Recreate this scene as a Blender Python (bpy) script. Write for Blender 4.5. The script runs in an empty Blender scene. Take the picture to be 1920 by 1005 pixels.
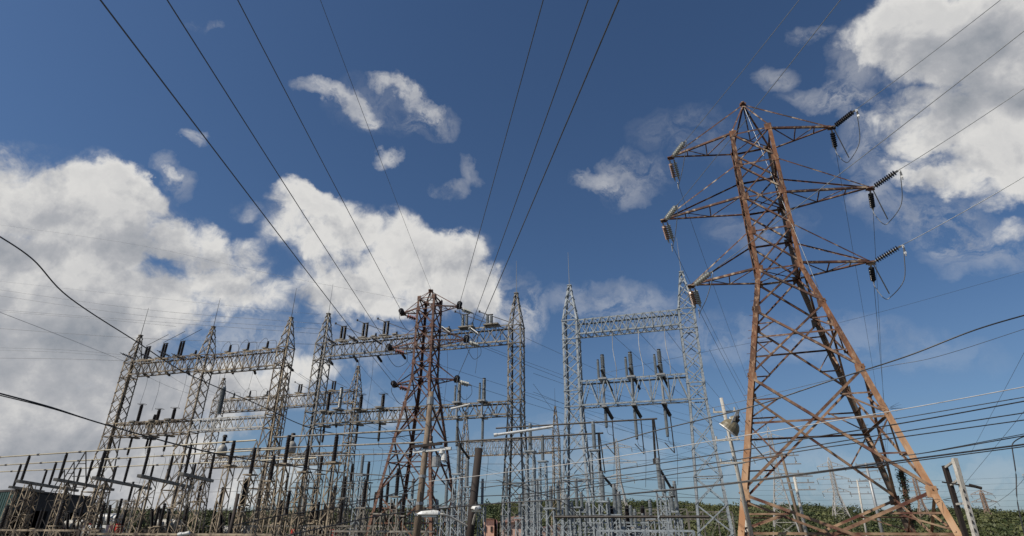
import bpy, math, random
from mathutils import Vector, Matrix, noise
random.seed(11)
sc = bpy.context.scene
C = sc.collection
# ------------------------------------------------------------------ camera
F, PITCH, ROLL, CH = 1076.0, math.radians(24.72), .004, 1.7
cam_d = bpy.data.cameras.new('camera'); cam_d.sensor_width = 36; cam_d.lens = F/1920*36
cam_d.clip_start = .1; cam_d.clip_end = 8000
cam = bpy.data.objects.new('camera', cam_d); C.objects.link(cam); sc.camera = cam
_r = Vector((1, 0, 0)); _u = Vector((0, -math.sin(PITCH), math.cos(PITCH))); _f = Vector((0, math.cos(PITCH), math.sin(PITCH)))
r2 = _r*math.cos(ROLL)+_u*math.sin(ROLL); u2 = -_r*math.sin(ROLL)+_u*math.cos(ROLL)
M = Matrix((r2, u2, -_f)).transposed().to_4x4(); M.translation = (0, 0, CH); cam.matrix_world = M

def ray(u, v):
    X = u-960; Y = v-502.5
    x = (X*math.cos(ROLL)+Y*math.sin(ROLL))/F; w = -(-X*math.sin(ROLL)+Y*math.cos(ROLL))/F
    return Vector((x, math.cos(PITCH)-w*math.sin(PITCH), math.sin(PITCH)+w*math.cos(PITCH)))
def at(u, v, Y):
    d = ray(u, v); return Vector((0, 0, CH))+d*(Y/d.y)
def top(u, v, h):
    d = ray(u, v); return Vector((0, 0, CH))+d*((h-CH)/d.z)
def pix(x, y, z):
    z = z-CH; d = y*math.cos(PITCH)+z*math.sin(PITCH); w = -y*math.sin(PITCH)+z*math.cos(PITCH)
    X = x/d*F; Y = -w/d*F
    return (960+X*math.cos(ROLL)-Y*math.sin(ROLL), 502.5+X*math.sin(ROLL)+Y*math.cos(ROLL))
def hat(x, y, v):
    lo, hi = -5, 70
    for _ in range(40):
        m = (lo+hi)/2
        if pix(x, y, m)[1] > v: lo = m
        else: hi = m
    return m

# ------------------------------------------------------------------ sun, sky, exposure
SUN_AZ, SUN_EL = math.radians(-116), math.radians(46)     # azimuth from +Y towards +X
sd = Vector((math.sin(SUN_AZ)*math.cos(SUN_EL), math.cos(SUN_AZ)*math.cos(SUN_EL), math.sin(SUN_EL)))
sl = bpy.data.lights.new('sun', 'SUN'); sl.energy = 5.0; sl.angle = math.radians(.5); sl.color = (1, .93, .82)
so = bpy.data.objects.new('sun', sl); C.objects.link(so); so.rotation_euler = sd.to_track_quat('Z', 'Y').to_euler(); so.location = (-60, -40, 80)
sc.view_settings.view_transform = 'Standard'; sc.view_settings.look = 'None'; sc.view_settings.exposure = 0; sc.view_settings.gamma = 1
sc.view_settings.use_curve_mapping = False
W = bpy.data.worlds.new('World'); sc.world = W; W.use_nodes = True

def sky():
    nt = W.node_tree; N = nt.nodes; L = nt.links; N.clear()
    def nd(t, **k):
        n = N.new(t)
        for a, b in k.items(): setattr(n, a, b)
        return n
    def put(n, i, v):
        if isinstance(v, bpy.types.NodeSocket): L.new(v, n.inputs[i])
        else: n.inputs[i].default_value = v
    def mt(op, a, b=0., c=0., clamp=False):
        n = nd('ShaderNodeMath', operation=op, use_clamp=clamp); put(n, 0, a); put(n, 1, b)
        if op in ('MULTIPLY_ADD', 'SMOOTH_MAX'): put(n, 2, c)
        return n.outputs[0]
    def vm(op, a, b):
        n = nd('ShaderNodeVectorMath', operation=op); put(n, 0, a); put(n, 1, b)
        return n.outputs['Value' if op in ('DOT_PRODUCT', 'LENGTH') else 'Vector']
    def scale(a, s):
        n = nd('ShaderNodeVectorMath', operation='SCALE'); put(n, 0, a); n.inputs['Scale'].default_value = s; return n.outputs[0]
    def noi(vec, s, det=6, rough=.55, col=False, lac=2.0, dist=0.):
        n = nd('ShaderNodeTexNoise'); L.new(vec, n.inputs['Vector']); n.inputs['Scale'].default_value = s
        n.inputs['Detail'].default_value = det; n.inputs['Roughness'].default_value = rough; n.inputs['Lacunarity'].default_value = lac
        n.inputs['Distortion'].default_value = dist
        return n.outputs['Color' if col else 'Fac']
    def ramp(v, lo, hi, a=0., b=1., smooth=True):
        n = nd('ShaderNodeMapRange', interpolation_type='SMOOTHSTEP' if smooth else 'LINEAR'); put(n, 0, v)
        for i, k in ((1, lo), (2, hi), (3, a), (4, b)): n.inputs[i].default_value = k
        return n.outputs[0]
    def mix(f, a, b):
        n = nd('ShaderNodeMix', data_type='RGBA'); put(n, 0, f); put(n, 6, a); put(n, 7, b); return n.outputs[2]
    d = nd('ShaderNodeTexCoord').outputs['Generated']
    st = nd('ShaderNodeTexSky', sky_type='NISHITA', sun_disc=False); st.sun_elevation = SUN_EL; st.sun_rotation = SUN_AZ
    st.air_density = 1.0; st.dust_density = SKY_DUST; st.ozone_density = 2.0
    skyc = vm('MULTIPLY', st.outputs[0], SKY_TINT)
    # direction-space domain warping gives the clouds their ragged, curling edges
    wa = vm('SUBTRACT', noi(d, 6.5, 3, .5, True), (.5, .5, .5))
    wb = vm('SUBTRACT', noi(d, 22, 5, .6, True), (.5, .5, .5))
    dw = vm('ADD', vm('ADD', d, scale(wa, .085)), scale(wb, .055))
    def field(blobs):
        acc = None
        for (u, v, ru, rv, ang, amp) in blobs:
            c = ray(u, v); s = 1/(c.length); c.normalize()
            ex = (ray(u+1, v)-ray(u, v)); ex = (ex-c*ex.dot(c)).normalized(); ey = c.cross(ex)
            # pixel radii in the photograph turned into angular radii on the sky
            w = max(.75, (s**2)) / F
            a = math.radians(ang); A = (ex*math.cos(a)+ey*math.sin(a))/(ru*w*1.0); B = (-ex*math.sin(a)+ey*math.cos(a))/(rv*w*1.0)
            p = vm('DOT_PRODUCT', dw, tuple(A)); q = vm('DOT_PRODUCT', dw, tuple(B))
            p0, q0 = c.dot(A), c.dot(B)
            r2_ = mt('MULTIPLY_ADD', q, q, mt('MULTIPLY', p, p))
            k = mt('MULTIPLY', mt('SUBTRACT', 1.0, r2_, clamp=True), amp)
            acc = k if acc is None else mt('ADD', acc, k)
        return acc
    base = field(CLOUDS)
    n1 = noi(d, 9, 11, .60, dist=.15); n2 = noi(vm('ADD', d, (3.1, 1.7, .4)), 30, 9, .66, dist=.8)
    nn = mt('MULTIPLY_ADD', n2, .62, mt('MULTIPLY', n1, 1.0))
    den = mt('ADD', mt('MINIMUM', base, 1.3), mt('MULTIPLY', mt('MULTIPLY', mt('SUBTRACT', nn, .81), 2.0), ramp(base, 0, .5)))
    alpha = mt('POWER', ramp(den, .0, 1.0), 1.15)
    wisp = field(WISPS)
    n3 = noi(vm('MULTIPLY', dw, (1, 1, 1.5)), 16, 10, .66, dist=.6)
    wden = mt('MULTIPLY', mt('MINIMUM', wisp, 1.0), ramp(n3, .33, .62))
    alpha = mt('MAXIMUM', alpha, mt('MULTIPLY', wden, .68))
    # cloud brightness: billows lit from the sun's side, greyer bellies where the blobs of SHADE stand
    so_ = tuple(sd*.035+Vector((0, 0, .02)))
    n1s = noi(vm('ADD', d, so_), 9, 8, .60, dist=.15)
    n1c = noi(d, 9, 8, .60, dist=.15)
    relief = mt('MULTIPLY', mt('SUBTRACT', n1c, n1s), 2.3)
    shade = mt('MINIMUM', field(SHADE), 1.0)
    mid = noi(d, 11, 9, .62)
    lit = mt('ADD', mt('SUBTRACT', .95, mt('MULTIPLY', shade, .48)), mt('ADD', relief, mt('MULTIPLY', mt('SUBTRACT', mid, .5), .55)), clamp=True)
    thick = ramp(den, .7, 1.7, .0, .2)
    lit = mt('SUBTRACT', lit, thick, clamp=True)
    cr = nd('ShaderNodeValToRGB'); L.new(lit, cr.inputs[0]); e = cr.color_ramp.elements
    e[0].position = 0; e[0].color = (.27, .295, .335, 1); e[1].position = 1; e[1].color = (.73, .72, .70, 1)
    m_ = cr.color_ramp.elements.new(.5); m_.color = (.43, .44, .465, 1)
    bg = nd('ShaderNodeBackground'); bg.inputs[1].default_value = SKY_STR
    cl = vm('MULTIPLY', cr.outputs[0], (1/SKY_STR*CLOUD_GAIN,)*3)
    sp = nd('ShaderNodeSeparateXYZ'); L.new(d, sp.inputs[0])
    # thin pale veil that the air and far cloud leave low over the horizon
    veil = ramp(sp.outputs[2], -.02, .36, .52, 0.)
    vcol = tuple(c/SKY_STR for c in (.19, .265, .37))+(1,)
    skyv = mix(mt('MULTIPLY', veil, ramp(noi(vm('MULTIPLY', d, (1, 1, 4)), 3.5, 6, .55), .3, .75, .55, 1.1)), skyc, vcol)
    L.new(mix(alpha, skyv, cl), bg.inputs[0])
    out = nd('ShaderNodeOutputWorld'); L.new(bg.outputs[0], out.inputs[0])
SKY_STR, SKY_DUST, SKY_TINT, CLOUD_GAIN = .10, .6, (.51, .64, .775), 1.0
CLOUDS = [  # u, v, radius u, radius v, angle, strength (where each billow stands in the sky)
 (20, 345, 130, 100, 0, 1.2), (130, 370, 110, 75, -20, 1.1), (215, 375, 75, 65, 0, 1.1), (20, 500, 190, 130, 0, 1), (240, 440, 150, 75, -15, 1.1),
 (370, 460, 90, 60, 0, 1.1), (440, 500, 90, 60, -20, 1.0), (120, 560, 260, 110, 0, .9), (340, 560, 170, 75, 0, .85), (480, 560, 90, 60, 0, .7),
 (40, 730, 260, 150, 0, 1.2), (100, 640, 260, 90, 0, .7), (250, 760, 300, 120, 0, 1.0), (500, 700, 160, 80, 0, .7), (90, 880, 360, 100, 0, 1.1), (420, 890, 330, 70, 0, .7), (0, 950, 500, 60, 0, .8),
 (262, 478, 70, 45, 0, .6), (290, 375, 60, 22, 40, .55), (322, 345, 34, 16, 50, .4), (650, 680, 120, 45, 0, .5), (700, 760, 120, 50, 0, .4),
 (575, 385, 80, 38, 15, 1.0), (640, 440, 90, 60, -30, 1.1), (560, 440, 45, 70, 0, .6), (630, 530, 110, 55, 0, 1.0), (745, 470, 95, 80, -20, 1.2), (830, 500, 90, 75, -30, 1.1),
 (700, 560, 150, 50, 0, .9), (880, 560, 90, 55, -20, .9), (930, 590, 60, 35, 0, .7), (870, 480, 60, 60, 0, .5), (905, 545, 70, 50, -30, .7), (660, 590, 170, 35, 0, .5), (520, 430, 40, 50, 20, .4), (470, 395, 30, 25, 0, .3),
 (1680, 60, 115, 85, 0, 1.2), (1800, 60, 150, 110, 0, 1.3), (1900, 130, 130, 150, 0, 1.3), (1700, 160, 70, 50, 0, .7), (1740, 225, 110, 60, -10, 1.1), (1860, 240, 110, 60, 0, 1.1), (1810, 300, 110, 50, 0, .75), (1880, 300, 90, 50, 0, .6), (1625, 120, 50, 70, 0, .45),
 (1740, 325, 100, 36, 20, .62), (1850, 360, 90, 38, 0, .62), (1875, 430, 50, 30, 0, .5), (1920, 320, 60, 50, 0, .5),
 ]
WISPS = [(960, 560, 60, 60, 0, .55), (540, 420, 60, 50, 0, .5), (330, 350, 60, 30, 40, .5), (1600, 120, 60, 110, 0, .5), (1650, 260, 90, 70, 0, .6), (1740, 410, 150, 60, 20, .6), (1850, 470, 120, 50, 0, .45), (1640, 340, 50, 40, 0, .5), (700, 200, 120, 60, 10, .22), (606, 168, 74, 25, 22, .95), (662, 208, 58, 25, 35, .9), (690, 232, 34, 16, 0, .7), (742, 166, 70, 22, 18, .95), (782, 192, 50, 22, 45, .85), (790, 226, 52, 20, -12, .9), (730, 300, 36, 24, 0, 1.0), (350, 275, 38, 22, 20, .75), (400, 47, 45, 12, 0, .35), (880, 325, 30, 22, 50, .38), (848, 350, 40, 20, 0, .42), (1120, 345, 56, 26, 10, .6), (1190, 345, 80, 46, -20, .45), (1165, 310, 35, 40, 60, .4),
 (1445, 145, 48, 34, 0, .6), (1540, 195, 110, 34, 8, .5), (1610, 215, 60, 30, 0, .4), (1530, 40, 45, 25, 0, .4), (1150, 570, 140, 45, 0, .5), (1330, 640, 200, 60, 0, .3), (990, 600, 60, 45, -40, .6), (1020, 850, 300, 60, 0, .3),
 (1620, 640, 260, 60, 10, .25), (1800, 920, 300, 70, 0, .32), (1500, 880, 300, 70, 0, .26), (470, 640, 200, 60, 0, .6), (820, 240, 50, 30, 0, .45), (720, 640, 120, 40, 0, .6), (1420, 420, 120, 60, 0, .25), (1280, 250, 120, 60, 0, .2), (290, 318, 30, 18, 0, .3)]
SHADE = [(60, 440, 230, 75, -12, .75), (330, 505, 170, 50, -12, .6), (130, 700, 380, 170, 0, 1.0), (300, 560, 300, 60, 0, .35), (60, 880, 500, 120, 0, .7), (520, 560, 120, 50, 0, .35), (450, 760, 300, 90, 0, .5), (870, 600, 110, 45, -15, .45), (640, 560, 120, 40, 0, .35),
 (1880, 110, 190, 130, 0, .85), (1800, 205, 200, 50, 0, .55), (1760, 60, 150, 60, 0, .3), (1850, 330, 130, 60, 0, .6), (1740, 270, 110, 30, 0, .4), (1820, 400, 150, 60, 0, .5), (680, 230, 70, 30, 0, .3)]
sky()

# ------------------------------------------------------------------ helpers
BASE = {}
class MB:
    def __init__(s): s.v = []; s.f = []
    def add(s, vs, fs):
        o = len(s.v); s.v += [tuple(x) for x in vs]; s.f += [tuple(o+i for i in f) for f in fs]
    def frame(s, p, q):
        d = (q-p); 
        if d.length < 1e-6: d = Vector((0, 0, 1))
        d.normalize(); up = Vector((0, 0, 1)) if abs(d.z) < .95 else Vector((1, 0, 0))
        a = d.cross(up).normalized(); return d, a, d.cross(a).normalized()*-1
    def bar(s, p, q, w, h=None, cap=True):
        p = Vector(p); q = Vector(q); h = h or w; d, a, b = s.frame(p, q); a = a*w/2; b = b*h/2
        vs = [p-a-b, p+a-b, p+a+b, p-a+b, q-a-b, q+a-b, q+a+b, q-a+b]
        fs = [(0, 1, 5, 4), (1, 2, 6, 5), (2, 3, 7, 6), (3, 0, 4, 7)]
        if cap: fs += [(3, 2, 1, 0), (4, 5, 6, 7)]
        s.add(vs, fs)
    def angle(s, p, q, w, t, d1, d2):     # steel angle: two flanges running along d1 and d2 from the heel line p-q
        p = Vector(p); q = Vector(q); d = (q-p).normalized()
        d1 = (d1-d*d1.dot(d)).normalized(); d2 = (d2-d*d2.dot(d)).normalized()
        pr = [Vector((0, 0, 0)), d1*w, d1*w+d2*t, d1*t+d2*t, d1*t+d2*w, d2*w]
        vs = [p+x for x in pr]+[q+x for x in pr]
        s.add(vs, [(i, (i+1) % 6, (i+1) % 6+6, i+6) for i in range(6)]+[(5, 4, 3, 0), (3, 2, 1, 0), (6, 9, 10, 11), (6, 7, 8, 9)])
    def cyl(s, p, q, r, r2=None, n=8, cap=True):
        p = Vector(p); q = Vector(q); r2 = r if r2 is None else r2; d, a, b = s.frame(p, q)
        vs = [p+(a*math.cos(t)+b*math.sin(t))*r for t in [i*2*math.pi/n for i in range(n)]]
        vs += [q+(a*math.cos(t)+b*math.sin(t))*r2 for t in [i*2*math.pi/n for i in range(n)]]
        fs = [(i, (i+1) % n, (i+1) % n+n, i+n) for i in range(n)]
        if cap: fs += [tuple(range(n-1, -1, -1)), tuple(range(n, 2*n))]
        s.add(vs, fs)
    def lathe(s, p, q, prof, n=10):      # prof: (distance along p-q in metres, radius)
        p = Vector(p); q = Vector(q); d, a, b = s.frame(p, q); vs = []
        for t, r in prof:
            for i in range(n):
                g = i*2*math.pi/n; vs.append(p+d*t+(a*math.cos(g)+b*math.sin(g))*r)
        fs = [(k*n+i, k*n+(i+1) % n, (k+1)*n+(i+1) % n, (k+1)*n+i) for k in range(len(prof)-1) for i in range(n)]
        fs += [tuple(range(n-1, -1, -1)), tuple((len(prof)-1)*n+i for i in range(n))]
        s.add(vs, fs)
    def tube(s, pts, r, n=5):
        pts = [Vector(p) for p in pts]; vs = []; m = len(pts)
        for i, p in enumerate(pts):
            d = (pts[min(i+1, m-1)]-pts[max(i-1, 0)]).normalized(); up = Vector((0, 0, 1)) if abs(d.z) < .97 else Vector((1, 0, 0))
            a = d.cross(up).normalized(); b = a.cross(d)
            vs += [p+(a*math.cos(g*2*math.pi/n)+b*math.sin(g*2*math.pi/n))*r for g in range(n)]
        fs = [(k*n+i, k*n+(i+1) % n, (k+1)*n+(i+1) % n, (k+1)*n+i) for k in range(m-1) for i in range(n)]
        fs += [tuple(range(n-1, -1, -1)), tuple((m-1)*n+i for i in range(n))]
        s.add(vs, fs)
    def box(s, c, sx, sy, sz, yaw=0, bevel=0):
        c = Vector(c); e1 = Vector((math.cos(yaw), math.sin(yaw), 0)); e2 = Vector((-e1.y, e1.x, 0)); e3 = Vector((0, 0, 1))
        vs = [c+e1*sx/2*a+e2*sy/2*b+e3*sz/2*d for d in (-1, 1) for a, b in ((-1, -1), (1, -1), (1, 1), (-1, 1))]
        s.add(vs, [(3, 2, 1, 0), (4, 5, 6, 7), (0, 1, 5, 4), (1, 2, 6, 5), (2, 3, 7, 6), (3, 0, 4, 7)])
    def plate(s, c, n, a, w, h, t):
        c = Vector(c); n = n.normalized(); a = (a-n*a.dot(n)).normalized(); b = n.cross(a)
        vs = [c+a*w/2*x+b*h/2*y+n*t/2*z for z in (-1, 1) for x, y in ((-1, -1), (1, -1), (1, 1), (-1, 1))]
        s.add(vs, [(3, 2, 1, 0), (4, 5, 6, 7), (0, 1, 5, 4), (1, 2, 6, 5), (2, 3, 7, 6), (3, 0, 4, 7)])
    def build(s, name, mat, parent=None, smooth=False):
        b = BASE.get(parent.name, Vector((0, 0, 0))) if parent else Vector((0, 0, 0))
        me = bpy.data.meshes.new(name); me.from_pydata([(v[0]-b.x, v[1]-b.y, v[2]-b.z) for v in s.v], [], s.f)
        me.materials.append(mat)
        if smooth: me.polygons.foreach_set('use_smooth', [True]*len(me.polygons))
        o = bpy.data.objects.new(name, me); C.objects.link(o)
        if parent: o.parent = parent; BASE[o.name] = b
        return o
def thing(name, loc, label, cat, group=None):
    o = bpy.data.objects.new(name, None); C.objects.link(o); o.location = loc; BASE[o.name] = Vector(loc); o.empty_display_size = .2
    o['label'] = label; o['category'] = cat
    if group: o['group'] = group
    return o
def tag(o, label, cat, group=None):
    o['label'] = label; o['category'] = cat
    if group: o['group'] = group
    return o
def stuff(o, label, cat): o['kind'] = 'stuff'; return tag(o, label, cat)
ORD = ['leftmost', 'second', 'third', 'fourth', 'fifth', 'sixth', 'seventh', 'eighth', 'ninth', 'tenth', 'eleventh', 'twelfth', 'thirteenth', 'fourteenth', 'fifteenth', 'sixteenth', 'seventeenth', 'eighteenth', 'nineteenth', 'twentieth']
def nth(i, n=None):
    if n and i == n-1: return 'rightmost'
    return ORD[i]+(' from left' if i else '')

# ------------------------------------------------------------------ materials
def mat(name, c1, c2=None, c3=None, scale=3., rough=.6, metal=0., bump=0., detail=8, lo=.35, hi=.65, coat=0., zmix=None, stretch=None, spec=.5, fine=None):
    m = bpy.data.materials.new(name); m.use_nodes = True; nt = m.node_tree; N = nt.nodes; L = nt.links
    b = N['Principled BSDF']; b.inputs['Roughness'].default_value = rough; b.inputs['Metallic'].default_value = metal
    b.inputs['Coat Weight'].default_value = coat; b.inputs['Specular IOR Level'].default_value = spec
    if c2 is None: b.inputs['Base Color'].default_value = tuple(c1)+(1,); 
    tc = N.new('ShaderNodeTexCoord'); src = tc.outputs['Object']
    if stretch:
        mp = N.new('ShaderNodeMapping'); mp.inputs['Scale'].default_value = stretch; L.new(src, mp.inputs[0]); src = mp.outputs[0]
    ns = N.new('ShaderNodeTexNoise'); ns.inputs['Scale'].default_value = scale; ns.inputs['Detail'].default_value = detail; ns.inputs['Roughness'].default_value = .65; L.new(src, ns.inputs[0])
    if c2 is not None:
        cr = N.new('ShaderNodeValToRGB'); e = cr.color_ramp.elements; e[0].position = lo; e[0].color = tuple(c1)+(1,); e[1].position = hi; e[1].color = tuple(c2)+(1,)
        L.new(ns.outputs['Fac'], cr.inputs[0]); col = cr.outputs[0]
        if c3 is not None:
            n2 = N.new('ShaderNodeTexNoise'); n2.inputs['Scale'].default_value = scale*(fine or 3.7); n2.inputs['Detail'].default_value = 5; L.new(src, n2.inputs[0])
            mr = N.new('ShaderNodeMapRange'); mr.inputs[1].default_value = .52; mr.inputs[2].default_value = .68; L.new(n2.outputs['Fac'], mr.inputs[0])
            mx = N.new('ShaderNodeMix'); mx.data_type = 'RGBA'; L.new(mr.outputs[0], mx.inputs[0]); L.new(col, mx.inputs[6]); mx.inputs[7].default_value = tuple(c3)+(1,); col = mx.outputs[2]
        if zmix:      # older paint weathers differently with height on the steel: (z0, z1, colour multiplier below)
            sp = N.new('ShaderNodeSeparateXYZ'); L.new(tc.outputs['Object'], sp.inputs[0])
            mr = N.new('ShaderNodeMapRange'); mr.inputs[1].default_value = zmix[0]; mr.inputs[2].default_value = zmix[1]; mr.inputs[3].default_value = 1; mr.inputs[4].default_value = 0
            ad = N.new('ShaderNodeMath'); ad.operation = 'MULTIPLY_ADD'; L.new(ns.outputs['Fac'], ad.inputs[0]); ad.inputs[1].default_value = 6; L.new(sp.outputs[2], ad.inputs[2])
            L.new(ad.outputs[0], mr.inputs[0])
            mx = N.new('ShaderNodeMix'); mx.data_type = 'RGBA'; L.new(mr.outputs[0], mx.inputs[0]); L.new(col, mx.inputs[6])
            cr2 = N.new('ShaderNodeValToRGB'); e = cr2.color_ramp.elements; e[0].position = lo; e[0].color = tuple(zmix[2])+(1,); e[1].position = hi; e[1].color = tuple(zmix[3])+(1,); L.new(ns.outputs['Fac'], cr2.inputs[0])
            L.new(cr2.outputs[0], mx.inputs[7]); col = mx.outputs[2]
        L.new(col, b.inputs['Base Color'])
    if bump:
        bp = N.new('ShaderNodeBump'); bp.inputs['Strength'].default_value = bump; bp.inputs['Distance'].default_value = .02; L.new(ns.outputs['Fac'], bp.inputs['Height']); L.new(bp.outputs[0], b.inputs['Normal'])
    return m
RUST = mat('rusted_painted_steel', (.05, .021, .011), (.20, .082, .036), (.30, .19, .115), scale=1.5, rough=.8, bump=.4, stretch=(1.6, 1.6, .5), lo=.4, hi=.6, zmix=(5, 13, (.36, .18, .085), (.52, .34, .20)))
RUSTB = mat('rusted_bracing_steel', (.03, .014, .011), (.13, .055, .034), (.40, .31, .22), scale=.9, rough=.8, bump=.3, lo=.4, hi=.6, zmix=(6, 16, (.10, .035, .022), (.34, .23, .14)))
RUSTG = mat('shaded_leg_steel', (.12, .115, .10), (.17, .12, .085), (.22, .10, .05), scale=2., rough=.7)  # back right leg only: its shade is put into this duller colour
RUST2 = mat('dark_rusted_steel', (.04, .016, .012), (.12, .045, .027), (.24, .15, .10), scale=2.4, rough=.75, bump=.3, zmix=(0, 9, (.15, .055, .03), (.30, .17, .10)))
GALV = mat('galvanised_steel', (.20, .23, .25), (.35, .38, .40), (.11, .12, .13), scale=3.5, rough=.55, metal=.1)
GALVD = mat('galvanised_bracing', (.19, .22, .24), (.33, .36, .38), (.10, .11, .11), scale=3.5, rough=.55, metal=.1)
TAN = mat('stained_and_shaded_steel', (.065, .047, .033), (.37, .295, .20), (.045, .028, .02), lo=.42, hi=.58, scale=1.1, rough=.65, metal=0.)  # rust stains, plus sun and shade contrast put into the patches
TANG = mat('grey_stained_steel', (.075, .068, .058), (.31, .28, .235), (.06, .045, .035), scale=1.3, rough=.6, metal=.05)
TANB = mat('pale_busbar_tube', (.30, .26, .18), (.42, .37, .27), scale=1.2, rough=.5, metal=.1)
WHITE = mat('white_painted_steel', (.22, .19, .15), (.62, .61, .58), scale=.7, rough=.45)
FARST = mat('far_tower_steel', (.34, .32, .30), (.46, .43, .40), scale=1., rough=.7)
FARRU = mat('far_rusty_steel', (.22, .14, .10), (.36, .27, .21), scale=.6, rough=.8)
POR = mat('brown_black_porcelain', (.008, .006, .006), (.018, .011, .009), scale=4, rough=.35, coat=.05, spec=.35)
PORB = mat('brown_porcelain', (.22, .115, .06), (.34, .21, .13), scale=6, rough=.25, coat=.4)
PORR = mat('red_brown_porcelain', (.14, .035, .022), (.20, .055, .035), scale=6, rough=.2, coat=.4)
PORG = mat('grey_porcelain', (.15, .17, .18), (.23, .25, .26), scale=4, rough=.3, coat=.2)
PORC = mat('pale_porcelain', (.26, .27, .25), (.38, .38, .34), scale=4, rough=.25, coat=.3)
FIT = mat('galvanised_fitting', (.22, .225, .23), (.36, .36, .355), scale=12, rough=.45, metal=.3)
FITD = mat('dark_fitting', (.018, .016, .015), (.05, .04, .033), scale=10, rough=.6, metal=.3)
WIRE = mat('weathered_conductor', (.075, .08, .085), (.12, .12, .125), scale=6, rough=.45, metal=.5)
WIRL = mat('bare_aluminium_conductor', (.24, .25, .26), (.33, .34, .34), scale=6, rough=.4, metal=.5)
WIRP = mat('pale_cable_sheath', (.38, .36, .34), (.55, .53, .50), scale=3, rough=.5)
WIRK = mat('black_insulated_cable', (.012, .012, .014), (.03, .03, .032), scale=7, rough=.45)
WOOD = mat('weathered_wood_pole', (.10, .072, .05), (.24, .18, .125), (.06, .045, .035), scale=5, rough=.85, bump=.4, stretch=(4, 4, .35))
WOODD = mat('creosoted_wood', (.012, .008, .006), (.03, .018, .013), scale=5, rough=.8, bump=.4, stretch=(4, 4, .35))
CONC = mat('pale_concrete_pole', (.34, .32, .28), (.52, .49, .44), (.22, .20, .17), scale=4, rough=.8, bump=.2, stretch=(2, 2, .6))
LAMPW = mat('white_lamp_housing', (.55, .55, .52), (.72, .72, .70), (.36, .34, .30), scale=5, rough=.4)
LENS = mat('frosted_lens', (.55, .55, .50), (.66, .66, .60), scale=9, rough=.3)
OLIVE = mat('olive_lamp_housing', (.12, .10, .06), (.19, .16, .10), scale=8, rough=.5)
TEAL = mat('teal_painted_cladding', (.02, .05, .046), (.03, .068, .062), scale=1.3, rough=.6)
DARK = mat('dark_shaded_cladding', (.016, .013, .012), (.035, .028, .024), scale=.8, rough=.75)  # near-black: shade of the open bay is put into the colour
PINK = mat('pink_rendered_wall', (.55, .35, .26), (.66, .44, .35), scale=1.2, rough=.85)
PINKR = mat('faded_red_roof', (.36, .20, .16), (.46, .28, .23), scale=1.2, rough=.8)
TANKW = mat('grey_white_tank_paint', (.50, .51, .50), (.64, .64, .62), (.36, .34, .31), scale=2.5, rough=.45)
TANKD = mat('weathered_tank_paint', (.26, .25, .22), (.38, .37, .34), (.16, .12, .09), scale=2.5, rough=.5)
REDP = mat('red_paint', (.35, .025, .02), (.5, .05, .035), scale=4, rough=.4)
SOIL = mat('gravel_ground', (.10, .09, .075), (.17, .155, .13), (.06, .075, .035), scale=.8, rough=.95, bump=.3)
HILLM = mat('hillside_scrub', (.022, .035, .012), (.06, .07, .028), (.11, .095, .055), scale=.03, rough=.95, fine=2.2)
def leafmat(name, a, b):
    m = mat(name, a, b, scale=.05, rough=.6, lo=.4, hi=.6, spec=.25); return m
LEAF = leafmat('tree_leaves', (.028, .042, .013), (.105, .11, .042))
LEAFV = leafmat('vine_leaves', (.015, .024, .008), (.04, .05, .018))
BARK = mat('bark', (.10, .075, .05), (.18, .14, .10), scale=6, rough=.9)

# ------------------------------------------------------------------ the ground and the wooded ridge
def ridge_v(az):      # height in the photograph's own rows of the ridge line, by bearing in degrees
    K = [(-60, 985), (-42, 972), (-35, 962), (-22, 962), (-10, 956), (0, 944), (8, 941), (20, 945), (27, 950), (31, 958), (36, 950), (41, 962), (60, 975)]
    for (a, x), (b, y) in zip(K, K[1:]):
        if a <= az <= b: return x+(y-x)*(az-a)/(b-a)
    return 985
def ridge_h(az):
    return (998-ridge_v(az))/F*.825*380*math.cos(math.radians(az))+CH
def hill_z(az, r):
    h = ridge_h(az)-3.2; t = max(0, min(1, (r-170)/(380-170))); t = t*t*(3-2*t)
    z = h*t*(1 if r < 380 else max(.75, 1-(r-380)/600))
    return z+ noise.noise(Vector((r*math.sin(math.radians(az))*.02, r*math.cos(math.radians(az))*.02, 3)))*2.2*t
def terrain():
    vs, fs = [], []; R_ = [0, 30, 70, 120, 160, 170]+[170+i*15 for i in range(1, 22)]+[600, 900, 2000, 6000]; n = 144
    for r in R_:
        for i in range(n):
            az = i*360/n; a2 = (az+180) % 360-180; z = 0
            if 170 <= r < 560 and -58 < a2 < 58: z = hill_z(a2, r)
            elif r >= 560 and -58 < a2 < 58: z = hill_z(a2, 540)*max(0, 1-(r-540)/900)
            vs.append((r*math.sin(math.radians(az)), r*math.cos(math.radians(az)), z))
    for k in range(len(R_)-1):
        for i in range(n): fs.append((k*n+i, (k+1)*n+i, (k+1)*n+(i+1) % n, k*n+(i+1) % n))
    me = bpy.data.meshes.new('ground'); me.from_pydata(vs, [], [f[::-1] for f in fs]); me.materials.append(SOIL); me.materials.append(HILLM)
    for p in me.polygons:
        c = p.center
        if 150 < math.hypot(c.x, c.y) < 3000: p.material_index = 1
        p.use_smooth = True
    o = bpy.data.objects.new('ground', me); C.objects.link(o); o['kind'] = 'structure'
terrain()
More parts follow.
